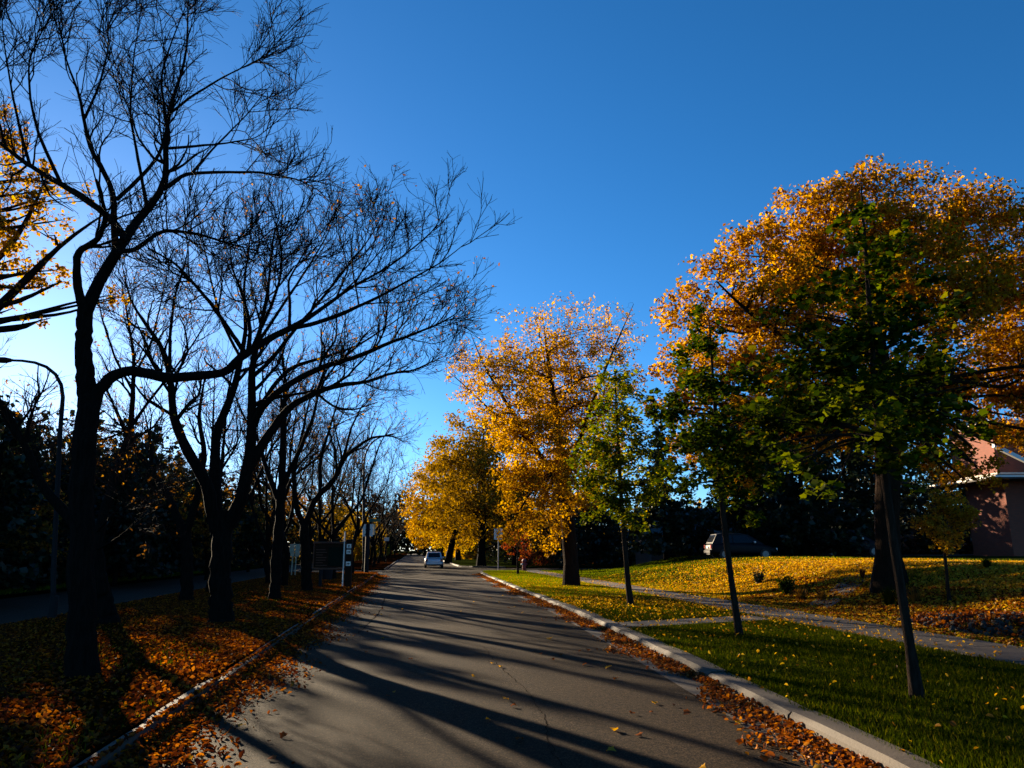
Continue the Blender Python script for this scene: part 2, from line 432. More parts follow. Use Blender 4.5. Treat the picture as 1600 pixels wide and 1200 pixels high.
for k in range(4):
    x0 = 9.77 + k * 1.0; y0 = 18.3 + k * .7
    P = [(x0, y0), (x0 + .98, y0 + .7), (x0 + .98, y0 + 1.8), (x0, y0 + 1.1)]
    MB().add([(a, b, float(H(a, b)) + .02) for a, b in P] + [(a, b, float(H(a, b)) - .1) for a, b in P], [(0, 1, 2, 3), (0, 4, 5, 1), (1, 5, 6, 2), (2, 6, 7, 3), (3, 7, 4, 0)]).build('slab', WALK, fp)
dv = vsheet('driveway', lambda y: (18, 60), np.arange(40, 49.1, 1.0), ASPHALT, hfun=lambda x, y: H(x, y) + .03, nx=30)

# ------------------------------------------------------------------ tree machinery
def resample(pts, rad, n):
    P = np.array(pts, float); s = np.concatenate([[0], np.cumsum(np.linalg.norm(np.diff(P, axis=0), axis=1))])
    u = np.linspace(0, s[-1], n); q = np.stack([np.interp(u, s, P[:, k]) for k in range(3)], -1)
    for _ in range(1): q[1:-1] = .25 * q[:-2] + .5 * q[1:-1] + .25 * q[2:]
    return q, np.interp(u, s, rad)
def grow(rng, P, Rd, dens, t0, t1, ang, lmin, lmax, rr, n, trop, wob, tip=.3, rmin=.0025, taperlen=.55, out=None):
    M, npt, _ = P.shape
    Lp = np.linalg.norm(np.diff(P, axis=1), axis=2).sum(1)
    c = np.maximum(1, rng.poisson(Lp * dens * (t1 - t0)))
    idx = np.repeat(np.arange(M), c); K = len(idx)
    t = rng.uniform(t0, t1, K); s = t * (npt - 1) * .9999; i0 = s.astype(int); fr = (s - i0)[:, None]
    a, b = P[idx, i0], P[idx, i0 + 1]
    pos = a + (b - a) * fr; tan = unit(b - a)
    rad = Rd[idx, i0] * (1 - fr[:, 0]) + Rd[idx, i0 + 1] * fr[:, 0]
    v = rng.normal(size=(K, 3)); v[:, 2] += .35
    perp = unit(v - (v * tan).sum(1, keepdims=True) * tan)
    th = rng.uniform(ang[0], ang[1], K)[:, None]
    d = np.cos(th) * tan + np.sin(th) * perp
    L = rng.uniform(lmin, lmax, K) * (1 - taperlen * t)
    r0 = np.clip(rad * rr, rmin, None) * rng.uniform(.7, 1.0, K)
    Q = np.empty((K, n + 1, 3)); Q[:, 0] = pos; cur = d
    for j in range(n):
        cur = unit(cur + rng.normal(0, wob, (K, 3)) + np.array([0, 0, trop]))
        Q[:, j + 1] = Q[:, j] + cur * (L / n)[:, None]
    RR = np.maximum(r0[:, None] * np.linspace(1, tip, n + 1)[None], rmin * .7)
    return Q, RR
def merge(parts):
    Vs, Qs, b = [], [], 0
    for V, Q in parts: Vs.append(V); Qs.append(Q + b); b += len(V)
    return np.concatenate(Vs), np.concatenate(Qs)
def limbs_mesh(limbs, n, k, rng, rough=.06):
    P, Rd = [], []
    for pts, rad in limbs:
        q, r_ = resample(pts, rad, n); P.append(q); Rd.append(r_)
    P = np.array(P); Rd = np.array(Rd)
    P[:, 1:-1] += rng.normal(0, .075, P[:, 1:-1].shape) * Rd[:, 1:-1, None]
    Rd = Rd * (1 + rng.normal(0, rough, Rd.shape))
    return P, Rd, tubes(P, Rd, k)
LT_QUAD = (np.array([(0, -.5, 0), (.36, 0, .10), (0, .5, 0), (-.36, 0, .10)]), [(0, 1, 2), (0, 2, 3)])
_mp = [(0, -.42), (.20, -.34), (.44, -.30), (.36, -.08), (.50, .16), (.27, .24), (0, .55), (-.27, .24), (-.50, .16), (-.36, -.08), (-.44, -.30), (-.20, -.34)]
LT_MAPLE = (np.array([(x, y, .22 * abs(x) - .10 * y * y) for x, y in _mp]), [(0, 1, 11), (1, 2, 3), (3, 4, 5), (5, 6, 7), (7, 8, 9), (9, 10, 11), (1, 3, 9), (1, 9, 11), (3, 5, 7), (3, 7, 9)])
LT_OVAL = (np.array([(0, -.5, 0), (.28, -.15, .09), (.24, .25, .07), (0, .5, -.03), (-.24, .25, .07), (-.28, -.15, .09)]), [(0, 1, 2), (0, 2, 3), (0, 3, 4), (0, 4, 5)])
def leaf_frames(rng, N, upbias=.3):
    nrm = rng.normal(size=(N, 3)); nrm[:, 2] = np.abs(nrm[:, 2]) + upbias; nrm = unit(nrm)
    v = rng.normal(size=(N, 3)); u = unit(v - (v * nrm).sum(1, keepdims=True) * nrm)
    return u, np.cross(nrm, u), nrm
def leaves(rng, pos, size, tmpl, upbias=.3, frames=None, flat=1.0):
    tv, tf = tmpl; N = len(pos)
    u, w, n = frames if frames is not None else leaf_frames(rng, N, upbias)
    s = np.broadcast_to(size, (N,))[:, None, None]
    V = pos[:, None, :] + s * (tv[None, :, 0:1] * u[:, None] + tv[None, :, 1:2] * w[:, None] + flat * tv[None, :, 2:3] * n[:, None])
    tf = np.array(tf); Q = (np.arange(N) * len(tv))[:, None, None] + tf[None]
    return V.reshape(-1, 3), Q.reshape(-1, 3)
def along(rng, P, N, t0=.15, jit=.05):
    M, n, _ = P.shape
    L = np.linalg.norm(np.diff(P, axis=1), axis=2).sum(1); i = rng.choice(M, N, p=L / L.sum())
    s = rng.uniform(t0, 1, N) * (n - 1) * .9999; k = s.astype(int); f = (s - k)[:, None]
    return P[i, k] * (1 - f) + P[i, k + 1] * f + rng.normal(0, jit, (N, 3))

def finish_tree(name, base, parts, label, cat='tree', group=None):
    """parts: (part name, V, faces, material, smooth, kind)"""
    root = empty(name, base); tag(root, label, cat, group)
    for nm, V, Q, m, smooth, kind in parts:
        o = link(nm, np_mesh(nm, V - np.asarray(base)[None], Q, m, smooth), root)
        if kind: o['kind'] = kind
    return root

def bare_tree(name, limbs, label, seed, scale=1.0, group=None, d1=4.5, d2=8, d3=10, l1=(1.0, 2.1), l2=(.4, 1.05), l3=(.18, .48), bits=0, bark=BARK, twr=.0032, t0=.36, trunk_first=1, trop=.10, rs=.86, clean=()):
    """limbs[0] is the trunk; the rest carry the branches"""
    rng = np.random.default_rng(seed)
    base = np.array(limbs[0][0][0], float)
    limbs = [(p_, [q_ * rs for q_ in r_]) for p_, r_ in limbs]
    P, Rd, m0 = limbs_mesh(limbs, 24, 9, rng, .03)
    sel = [i for i in range(trunk_first, len(P)) if i not in clean]; C = P[sel]; CR = Rd[sel]
    P1, R1 = grow(rng, C, CR, d1 / scale, t0, 1.0, (.45, 1.0), l1[0] * scale, l1[1] * scale, .62, 6, trop, .19, .3, .010)
    P1b, R1b = grow(rng, C, CR, 1.2 / scale, .85, 1.0, (.1, .6), l1[0] * scale * .6, l1[1] * scale * .62, .8, 6, trop * .7, .16, .25, .008, .2)
    P1 = np.concatenate([P1, P1b]); R1 = np.concatenate([R1, R1b])
    P2, R2 = grow(rng, P1, R1, d2 / scale, .12, 1.0, (.4, .95), l2[0] * scale, l2[1] * scale, .6, 4, trop * .6, .20, .35, twr * 1.75)
    P3, R3 = grow(rng, P2, R2, d3 / scale, .1, 1.0, (.35, .9), l3[0] * scale, l3[1] * scale, .75, 3, trop * .6, .18, .5, twr)
    V, Q = merge([m0, tubes(P1, R1, 5)])
    Vt, Qt = merge([tubes(P2, R2, 3), tubes(P3, R3, 3)])
    parts = [('trunk', V, Q, bark, True, None), ('crown', Vt, Qt, TWIG, False, None)]
    if bits:
        Vl, Ql = leaves(rng, along(rng, P3, bits, .5, .03), rng.uniform(.04, .09, bits), LT_OVAL)
        parts.append(('clinging_leaves', Vl, Ql, L_SCRAP, False, 'stuff'))
    return finish_tree(name, base, parts, label, 'tree', group)

def pl(D, *pts):
    """limb from (px, py, depth offset, radius) marks"""
    return ([atd(x, y, D + dz) for x, y, dz, r_ in pts], [r_ for *_, r_ in pts])
def auto_limbs(rng, base, h, spread, fork, r0, n, lean=(0, 0)):
    base = np.array(base, float); f = base + np.array([lean[0] * fork, lean[1] * fork, fork])
    mid = (base + f) / 2 + np.append(rng.normal(0, .06 * fork, 2), 0)
    out = [([base - [0, 0, .15], base + [0, 0, .25], mid, f], [r0 * 1.35, r0 * 1.08, r0 * .92, r0 * .85])]
    a0 = rng.uniform(0, 6.28)
    for k in range(n):
        a = a0 + k * 6.283 / n + rng.normal(0, .35); rd = spread * rng.uniform(.55, 1.1); hh = (h - fork) * rng.uniform(.7, 1.05)
        if k == 0: rd *= .25; hh = h - fork
        dv = np.array([math.cos(a), math.sin(a), 0])
        s = f - np.array([0, 0, rng.uniform(0, .25) * fork])
        p1 = s + dv * rd * .35 + [0, 0, hh * .28]; p2 = s + dv * rd * .72 + [0, 0, hh * .62]; p3 = s + dv * rd + [0, 0, hh]
        jj = lambda p: p + rng.normal(0, .08 * rd, 3)
        out.append(([s, jj(p1), jj(p2), p3], [r0 * .6, r0 * .45, r0 * .28, r0 * .08]))
    return out
def leafy_tree(name, trunk, D, lumps, label, seed, mat, nleaf, lsize, lims_per=3, extra=None, group=None, bark=BARKB, tmpl=LT_QUAD, upbias=.2, d1=2.2, d2=4.0, bl=1.0, twigs=True, fork=.45, keep_top=None, single=0, matl=None, cat='tree', ncl=None):
    """trunk: limb marks; lumps: (px, py, dz, r px) that the crown fills"""
    rng = np.random.default_rng(seed)
    tp, tr = trunk
    base = np.array(tp[0], float)
    limbs = [(tp, tr)] + (extra or [])
    TP, TR = resample(tp, tr, 20)
    S = []
    for (x, y, dz, rp) in lumps:
        c = atd(x, y, D + dz); rad = rp / F * (D + dz) * 1.02
        S.append((c, rad))
        for k in range(lims_per):
            v = unit(rng.normal(size=3)); tgt = c + v * rad * rng.uniform(.25, .85)
            i = int(np.clip(np.searchsorted(TP[:, 2], min(tgt[2] - .35 * np.linalg.norm((tgt - TP[-1])[:2]), TP[-1, 2] - .05)), int(20 * fork), 19))
            s = TP[i]; m1 = s + (tgt - s) * .4 + np.array([0, 0, .06 * np.linalg.norm(tgt - s)]) + rng.normal(0, .05 * np.linalg.norm(tgt - s), 3)
            rr = TR[i] * rng.uniform(.3, .5)
            limbs.append(([s, m1, s + (tgt - s) * .75 + rng.normal(0, .04 * np.linalg.norm(tgt - s), 3), tgt], [rr, rr * .7, rr * .4, max(rr * .12, .006)]))
    P, Rd, m0 = limbs_mesh(limbs, 12, 8, rng, .05)
    msz = np.mean([s[1] for s in S])
    # sprays: small clumps spread evenly through the lumps, each on a thin branch from the nearest limb
    nodes = np.concatenate([P[1:, 3:].reshape(-1, 3), TP[int(20 * fork):]])
    nrad = np.concatenate([Rd[1:, 3:].ravel(), TR[int(20 * fork):] * .4])
    C = np.array([q[0] for q in S]); RR = np.array([q[1] for q in S]); wt = RR ** 2
    nc = int(ncl or max(60, min(900, nleaf / 55)))
    li = rng.choice(len(C), nc, p=wt / wt.sum())
    v = unit(rng.normal(size=(nc, 3))); cc = C[li] + v * (RR[li] * rng.uniform(.15, 1.0, nc) ** .5)[:, None]
    crad = .26 * RR[li] * rng.uniform(.6, 1.25, nc)
    dv = cc[:, None] - nodes[None]; cost = np.linalg.norm(dv, axis=2) + np.where(dv[..., 2] < 0, -dv[..., 2] * .8, 0)
    ni = cost.argmin(1); s0 = nodes[ni]; dl = cc - s0; ln = np.linalg.norm(dl, axis=1, keepdims=True)
    tt = np.linspace(0, 1, 5)
    P1 = s0[:, None] + dl[:, None] * tt[None, :, None]
    P1[:, 1:4] += rng.normal(0, .07, (nc, 3, 3)) * ln[:, None]
    P1[:, :, 2] += (.12 * ln) * (np.sin(tt * np.pi))[None]
    r1 = np.clip(nrad[ni] * .5, .006, .035); R1 = r1[:, None] * np.linspace(1, .3, 5)[None]
    P2, R2 = grow(rng, P1, R1, d2 * .8, .3, 1, (.4, 1.1), .8 * crad.mean(), 1.7 * crad.mean(), .6, 3, .05, .15, .4, .0035)
    def inside(p, k=1.12): return (np.linalg.norm(p[:, None] - C[None], axis=2) / RR[None]).min(1) < k
    k2 = inside(P2[:, -1], 1.3); P2, R2 = P2[k2], R2[k2]
    V, Q = merge([m0, tubes(P1, R1, 4)]); Vt, Qt = tubes(P2, R2, 3)
    n1 = int(nleaf * .62); wc = crad ** 2; ci = rng.choice(nc, n1, p=wc / wc.sum())
    off = rng.normal(size=(n1, 3)) * np.array([1, 1, .62]); pos = cc[ci] + off * (crad[ci] * .55)[:, None]
    pos = np.concatenate([pos, along(rng, P2, int(nleaf * .38), .2, lsize * .7)])
    pos = pos[inside(pos, 1.13)]
    if keep_top is not None:           # thin out towards the top: bare tips
        z = pos[:, 2]; z0, z1 = np.quantile(z, .02), z.max(); t = (z - z0) / (z1 - z0)
        pos = pos[rng.uniform(size=len(pos)) < np.interp(t, [0, .38, .62, 1], [1, .9, .5 + .5 * keep_top, keep_top])]
    fr = leaf_frames(rng, len(pos), upbias); sz = lsize * rng.uniform(.45, 1.3, len(pos))
    if single:
        dd = np.linalg.norm(pos - CAM, axis=1); order = np.argsort(dd + .9 * (pos[:, 2] - pos[:, 2].min()) + rng.uniform(0, .6, len(dd)))
        pick = order[:single]; rest = order[single:]
    else: pick = []; rest = np.arange(len(pos))
    Vl, Ql = leaves(rng, pos[rest], sz[rest], tmpl, frames=tuple(f[rest] for f in fr))
    root = finish_tree(name, base, [('trunk', V, Q, bark, True, None), ('twigs', Vt, Qt, TWIG, False, 'stuff'), ('crown', Vl, Ql, mat, False, 'stuff' if single else None)], label, cat, group)
    if len(pick):
        protos = []
        for k in range(4):
            v0, f0 = tmpl; vv = v0 * np.array([1, 1, .5 + .5 * k]); protos.append(np_mesh('leaf', vv, np.array(f0), matl[k % len(matl)] if matl else mat))
        from mathutils import Matrix
        for j, i in enumerate(pick):
            o = link('leaf', protos[j % 4], root)
            M3 = Matrix((fr[0][i], fr[1][i], fr[2][i])).transposed()
            p = pos[i] - base
            o.matrix_local = Matrix.Translation(Vector(p)) @ M3.to_4x4() @ Matrix.Scale(float(sz[i]), 4)
    return root
SPR = {}
def spruce(base, h, w, label, seed, group=None, n=2600):
    """three grown shapes of each density, stood at each place at its own height and width"""
    pr = SPR.setdefault(n, [])
    if len(pr) < 3:
        pr.append((grow_spruce(base, h, w, label, seed, group, n), h, w)); return pr[-1][0]
    p_, ph, pw = pr[seed % 3]
    r_ = p_.copy(); COL.objects.link(r_); r_.location = Vector(base); r_.rotation_euler = (0, 0, seed * 1.7); r_.scale = (w / pw, w / pw, h / ph); tag(r_, label, None, group)
    for ch in list(p_.children):
        c_ = ch.copy(); COL.objects.link(c_); c_.parent = r_
    return r_
def grow_spruce(base, h, w, label, seed, group=None, n=2600):
    rng = np.random.default_rng(seed); base = np.array(base, float)
    Vt, Qt = tubes(np.array([[base - [0, 0, .1], base + [0, 0, h * .5], base + [0, 0, h]]]), np.array([[.03 * h * .6, .02 * h * .6, .01]]), 7)
    B = []; nb = int(h * 16)
    for k in range(nb):
        t = (k + rng.uniform()) / nb; z = .08 * h + .9 * h * t; a = rng.uniform(0, 6.28); L = w * (1 - t) ** .8 * rng.uniform(.7, 1.1) + .12
        d = np.array([math.cos(a), math.sin(a), 0]); s = base + [0, 0, z]
        B.append([s, s + d * L * .5 + [0, 0, -.10 * L], s + d * L + [0, 0, -.12 * L + .05 * L]])
    B = np.array(B); Vb, Qb = tubes(B, np.tile([.025, .015, .006], (nb, 1)), 3)
    pos = along(rng, B, n, .15, .10 * w * .35)
    fr = leaf_frames(rng, len(pos), .5)
    V, Q = leaves(rng, pos, rng.uniform(.16, .38, len(pos)) * (h / 8) ** .5, LT_QUAD, frames=fr)
    V2, Q2 = merge([(Vt, Qt), (Vb, Qb)])
    return finish_tree('spruce_tree', base, [('trunk', V2, Q2, BARK, True, None), ('crown', V, Q, NEEDLE, False, None)], label, 'tree', group)

# ------------------------------------------------------------------ left: the big bare trees
b = ground(128, 1055, .12); D = dist(b)
A = [pl(D, (127, 1062, 0, .27), (127, 1030, 0, .215), (128, 900, 0, .185), (127, 760, 0, .175), (131, 690, 0, .17), (138, 640, 0, .165)),
     pl(D, (138, 650, 0, .15), (134, 605, 0, .14), (130, 550, -.05, .125), (131, 503, -.1, .12), (134, 480, -.1, .115)),
     pl(D, (133, 492, -.1, .085), (123, 460, -.2, .07), (120, 425, -.3, .062), (120, 394, -.35, .055), (137, 384, -.45, .05), (156, 372, -.6, .04), (166, 334, -.9, .03), (150, 280, -1.2, .02)),
     pl(D, (134, 490, -.1, .105), (156, 440, .1, .095), (172, 409, .2, .09), (187, 388, .3, .085), (203, 360, .35, .078), (237, 318, .5, .066), (262, 287, .6, .055), (259, 250, .7, .05), (259, 219, .8, .045), (266, 162, 1.0, .038), (281, 125, 1.2, .03), (292, 78, 1.3, .022), (294, 0, 1.5, .012)),
     pl(D, (256, 296, .6, .04), (275, 281, .5, .036), (287, 272, .4, .033), (328, 269, .2, .028), (406, 269, 0, .02), (469, 281, -.2, .012), (505, 302, -.3, .006)),
     pl(D, (259, 232, .7, .028), (287, 230, .8, .025), (344, 225, 1.2, .018), (400, 216, 1.5, .010), (450, 176, 1.7, .005)),
     pl(D, (262, 180, .9, .026), (300, 150, .7, .022), (350, 120, .4, .015), (410, 90, .2, .008), (440, 60, .1, .005)),
     pl(D, (181, 392, .3, .06), (178, 344, .0, .052), (178, 300, -.2, .045), (162, 266, -.4, .04), (141, 234, -.7, .034), (131, 187, -.9, .026), (125, 150, -1.1, .02), (103, 95, -1.4, .012), (90, 20, -1.6, .007)),
     pl(D, (182, 312, -.1, .035), (219, 278, .0, .032), (247, 247, .2, .028), (262, 200, .3, .024), (250, 120, .1, .018), (270, 60, -.1, .012), (290, 10, -.2, .007)),
     pl(D, (190, 365, .3, .07), (166, 334, .5, .062), (94, 287, .8, .05), (47, 259, 1.1, .042), (9, 231, 1.3, .034), (-40, 190, 1.6, .02), (-90, 120, 1.9, .01)),
     pl(D, (96, 289, .8, .035), (78, 250, .6, .03), (59, 206, .4, .026), (47, 156, .2, .02), (44, 94, 0, .015), (70, 40, -.2, .01), (103, -10, -.4, .006)),
     pl(D, (187, 392, .3, .045), (212, 391, .1, .042), (231, 375, -.1, .036), (256, 359, -.3, .03), (312, 366, -.6, .022), (359, 381, -.9, .014), (405, 392, -1.1, .007)),
     pl(D, (141, 648, 0, .115), (152, 612, 0, .10), (166, 594, 0, .092), (187, 581, .05, .085), (212, 578, .1, .082), (237, 587, .15, .082), (266, 591, .2, .08), (312, 587, .3, .072), (350, 583, .4, .07), (368, 567, .4, .072), (384, 551, .4, .075)),
     pl(D, (380, 556, .4, .07), (403, 539, .5, .062), (437, 520, .6, .056), (462, 510, .7, .05), (503, 482, .9, .036), (550, 448, 1.1, .028), (581, 432, 1.2, .022), (612, 414, 1.3, .018), (675, 364, 1.5, .010), (697, 325, 1.6, .004)),
     pl(D, (460, 512, .7, .042), (487, 507, .6, .04), (531, 492, .4, .034), (566, 476, .3, .028), (600, 460, .2, .022), (644, 435, 0, .016), (690, 410, -.2, .010), (735, 374, -.3, .004)),
     pl(D, (384, 553, .4, .04), (368, 530, .2, .036), (353, 507, 0, .032), (331, 476, -.2, .028), (300, 440, -.5, .024), (275, 412, -.7, .018), (231, 387, -.9, .010)),
     pl(D, (388, 548, .4, .04), (391, 520, .5, .034), (387, 489, .7, .028), (375, 451, .9, .022), (362, 417, 1.1, .017), (359, 373, 1.3, .008)),
     pl(D, (396, 541, .4, .036), (403, 523, .3, .03), (425, 476, 0, .025), (437, 439, -.3, .02), (441, 404, -.5, .015), (434, 355, -.7, .007)),
     pl(D, (47, 259, 1.1, .03), (32, 205, .9, .026), (18, 140, .7, .018), (5, 60, .5, .010), (0, -20, .4, .005)),
     pl(D, (131, 187, -.9, .022), (155, 135, -.7, .018), (170, 75, -.5, .012), (165, 0, -.3, .006)),
     pl(D, (230, 327, .5, .034), (218, 260, .9, .028), (203, 180, 1.2, .021), (208, 95, 1.4, .013), (222, 5, 1.6, .006)),
     pl(D, (300, 270, .4, .022), (335, 230, .7, .018), (385, 180, .9, .011), (425, 130, 1.1, .005)),
     pl(D, (9, 231, 1.3, .026), (-10, 160, 1.1, .02), (-15, 80, 1.0, .012), (10, 0, .9, .006)),
     pl(D, (452, 513, .6, .03), (453, 470, .8, .026), (450, 439, 1.0, .02), (466, 411, 1.2, .015), (490, 370, 1.4, .008)),
     ]
bare_tree('bare_tree', A, 'nearest big bare tree on the left with a long limb arching over the verge', 11, d1=5.2, d2=9, d3=10.5, l1=(.9, 1.9), l2=(.35, 1.0), l3=(.16, .46), trunk_first=2, twr=.0037, clean=(12,))
b = ground(345, 972, .12); D = dist(b)
B = [pl(D, (345, 978, 0, .36), (345, 955, 0, .30), (344, 900, 0, .265), (346, 850, 0, .255), (348, 800, 0, .25)),
     pl(D, (338, 830, 0, .17), (323, 751, -.2, .15), (303, 725, -.3, .14), (281, 680, -.5, .125), (268, 647, -.6, .105), (269, 611, -.7, .09), (264, 576, -.8, .075), (252, 540, -1.0, .06), (225, 503, -1.3, .042), (203, 470, -1.5, .025), (190, 410, -1.8, .01)),
     pl(D, (265, 580, -.8, .05), (266, 520, -.6, .04), (272, 466, -.4, .03), (290, 410, -.2, .02), (300, 350, 0, .01)),
     pl(D, (338, 800, .2, .16), (336, 735, .5, .14), (336, 686, .8, .125), (342, 663, .9, .12), (357, 631, 1.0, .11), (368, 603, 1.1, .095), (374, 570, 1.2, .08), (385, 520, 1.4, .06), (380, 450, 1.7, .04), (390, 380, 2.0, .02), (395, 330, 2.2, .01)),
     pl(D, (358, 820, 0, .19), (375, 784, -.2, .175), (388, 735, -.3, .16), (393, 680, -.4, .13), (394, 621, -.5, .11), (392, 575, -.7, .09), (405, 520, -.9, .06), (420, 450, -1.1, .04), (425, 380, -1.3, .02), (440, 320, -1.4, .01)),
     pl(D, (390, 730, -.3, .14), (404, 702, -.3, .125), (433, 660, -.2, .11), (456, 631, 0, .095), (498, 611, .2, .08), (537, 600, .4, .066), (573, 598, .6, .05), (619, 579, .8, .036), (635, 584, .9, .03), (667, 569, 1.1, .02), (705, 552, 1.3, .008)),
     pl(D, (396, 665, -.4, .10), (404, 641, -.6, .095), (437, 608, -.8, .085), (472, 589, -1.0, .078), (505, 572, -1.1, .07), (563, 556, -1.3, .056), (606, 536, -1.4, .044), (644, 523, -1.6, .034), (691, 504, -1.8, .02), (722, 484, -2.0, .008)),
     pl(D, (396, 650, -.5, .07), (433, 595, .3, .06), (456, 572, .6, .055), (505, 559, 1.0, .045), (560, 540, 1.5, .03), (620, 500, 2.0, .018), (660, 470, 2.3, .008)),
     pl(D, (393, 590, -.6, .06), (427, 560, -.9, .052), (453, 523, -1.2, .045), (500, 470, -1.5, .034), (540, 420, -1.8, .024), (580, 370, -2, .014), (600, 330, -2.2, .007)),
     pl(D, (400, 540, -.9, .05), (440, 480, -.3, .04), (480, 420, .2, .03), (510, 370, .6, .018), (530, 320, .8, .008)),
     pl(D, (376, 560, 1.2, .05), (345, 500, 1.5, .04), (330, 440, 1.8, .028), (320, 390, 2.0, .018), (310, 340, 2.2, .008))]
bare_tree('bare_tree', B, 'bare tree with four heavy forking stems in the middle of the left verge', 12, scale=1.3, d1=5.2, d2=9, d3=10, bits=1500, twr=.0047, trunk_first=1, l1=(.9, 2.1), l2=(.35, 1.0), l3=(.16, .45))
b = ground(168, 974, .12); D = dist(b)
A2 = [pl(D, (170, 980, 0, .28), (167, 960, 0, .22), (160, 930, 0, .20), (152, 890, 0, .19), (148, 850, 0, .18)),
      pl(D, (146, 855, 0, .15), (100, 800, 0, .13), (62, 755, 0, .11), (45, 710, -.2, .09), (20, 660, -.4, .075), (-8, 615, -.6, .06), (-50, 540, -.9, .04), (-80, 460, -1, .015)),
      pl(D, (150, 855, 0, .14), (165, 790, .3, .12), (185, 730, .6, .105), (200, 685, .8, .09), (207, 645, .9, .075), (208, 600, 1.0, .06), (210, 560, 1.1, .045), (200, 500, 1.3, .03), (190, 440, 1.5, .015)),
      pl(D, (203, 670, .8, .05), (230, 630, .5, .04), (262, 590, .2, .032), (300, 540, 0, .022), (330, 490, -.2, .01)),
      pl(D, (207, 610, 1, .04), (180, 560, .8, .032), (160, 500, .5, .022), (150, 450, .3, .01)),
      pl(D, (208, 590, 1, .04), (235, 540, 1.3, .03), (250, 480, 1.5, .02), (260, 430, 1.6, .01)),
      pl(D, (150, 860, 0, .03), (185, 840, -1, .022), (215, 815, -1.6, .014), (250, 790, -2.2, .005)),
      pl(D, (152, 830, 0, .028), (180, 800, -.8, .02), (205, 770, -1.4, .012), (235, 735, -2.0, .005))]
bare_tree('bare_tree', A2, 'leaning bare tree just behind the nearest trunk, one stem tilting far left', 13, scale=1.2, d1=4.2, d2=8, d3=8.5, bits=700, twr=.004, trunk_first=1)
def two(px, py, label, seed, marks, **kw):
    bb = ground(px, py, .12); DD = dist(bb); return bare_tree('bare_tree', [pl(DD, *m) for m in marks], label, seed, **kw)
two(292, 938, 'bare trunk beside the triangular sign, forking low to the left', 14,
    [[(292, 943, 0, .28), (292, 925, 0, .23), (292, 880, 0, .21), (290, 830, 0, .20)],
     [(290, 840, 0, .16), (265, 780, .2, .13), (238, 735, .3, .11), (205, 695, .5, .08), (180, 640, .7, .05), (160, 590, .9, .02)],
     [(291, 835, 0, .15), (310, 770, -.3, .12), (320, 710, -.4, .10), (310, 650, -.6, .07), (320, 590, -.8, .03)],
     [(238, 735, .3, .07), (235, 690, .6, .05), (225, 640, .9, .02)]], scale=1.4, d1=4.2, d2=7.5, d3=8, bits=600, twr=.0048)
two(430, 936, 'straight bare tree left of the noticeboard, its trunk rising past the pair of plates', 15,
    [[(430, 941, 0, .27), (430, 925, 0, .21), (431, 880, 0, .20), (436, 820, 0, .19), (440, 760, 0, .17)],
     [(440, 765, 0, .15), (441, 700, .1, .12), (443, 650, .2, .10), (446, 600, .3, .07), (440, 540, .5, .03)],
     [(438, 790, 0, .11), (415, 730, .5, .09), (405, 690, .7, .07), (380, 650, 1, .04), (360, 600, 1.2, .02)],
     [(440, 760, 0, .1), (470, 700, -.6, .08), (490, 650, -.8, .06), (500, 600, -1, .04), (520, 560, -1.2, .02)]], scale=1.4, d1=4.2, d2=7.5, d3=8, bits=700, twr=.005)
two(480, 923, 'bare tree standing right against the noticeboard, limbs reaching over the road', 16,
    [[(480, 928, 0, .31), (479, 910, 0, .24), (477, 860, 0, .22), (474, 815, 0, .20)],
     [(475, 825, 0, .16), (492, 780, 0, .14), (524, 748, .1, .12), (537, 715, .2, .10), (557, 699, .3, .08), (580, 683, .5, .06), (612, 680, .7, .035), (630, 690, .8, .015)],
     [(474, 820, 0, .14), (462, 790, -.4, .12), (458, 735, -.6, .10), (470, 690, -.8, .07), (480, 640, -1, .04), (490, 600, -1.2, .015)],
     [(500, 768, 0, .1), (500, 720, .6, .08), (515, 670, .9, .06), (530, 620, 1.2, .03), (535, 590, 1.3, .015)],
     [(537, 715, .2, .07), (548, 670, -.3, .05), (565, 635, -.6, .03), (590, 610, -.8, .012)]], scale=1.5, d1=4.2, d2=7.5, d3=8, bits=700, twr=.0055)
# rows of further bare trees
ORD = ['first', 'second', 'third', 'fourth', 'fifth', 'sixth', 'seventh', 'eighth', 'ninth', 'tenth', 'eleventh', 'twelfth', 'thirteenth', 'fourteenth', 'fifteenth', 'sixteenth', 'seventeenth', 'eighteenth', 'nineteenth', 'twentieth', 'twenty-first', 'twenty-second']
rng = np.random.default_rng(77)
def auto_bare(x, y, h, label, seed, group=None, r0=.17, spread=None, **kw):
    rg = np.random.default_rng(seed)
    return bare_tree('bare_tree', auto_limbs(rg, (x, y, .1), h, spread or h * .42, h * rg.uniform(.2, .3), r0, rg.integers(4, 7), tuple(rg.normal(0, .08, 2))), label, seed, group=group, **kw)
MG = 'median trees behind the noticeboard'; mp_ = []
for k, (x, y) in enumerate([(-7.6, 30.5), (-5.6, 35), (-6.8, 38), (-4.3, 43), (-7.8, 45), (-5.4, 47.5), (-6.5, 50), (-4.0, 52)]):
    lab = ORD[k] + ' nearest of the bare trees standing around and behind the noticeboard'
    if k < 3: mp_.append(auto_bare(x, y, (9.2, 9.7, 8.2)[k], lab, 200 + k, MG, scale=1.7, d1=4, d2=6.5, d3=6, bits=500, twr=.0065))
    else:
        r_ = mp_[k % 3].copy(); COL.objects.link(r_); r_.location = (x, y, .1); r_.rotation_euler = (0, 0, 1 + k * 2.2); tag(r_, lab, None, MG)
        for ch in list(mp_[k % 3].children):
            c_ = ch.copy(); COL.objects.link(c_); c_.parent = r_
FG = 'bare trees lining the left kerb beyond the crossing'; fp_ = []
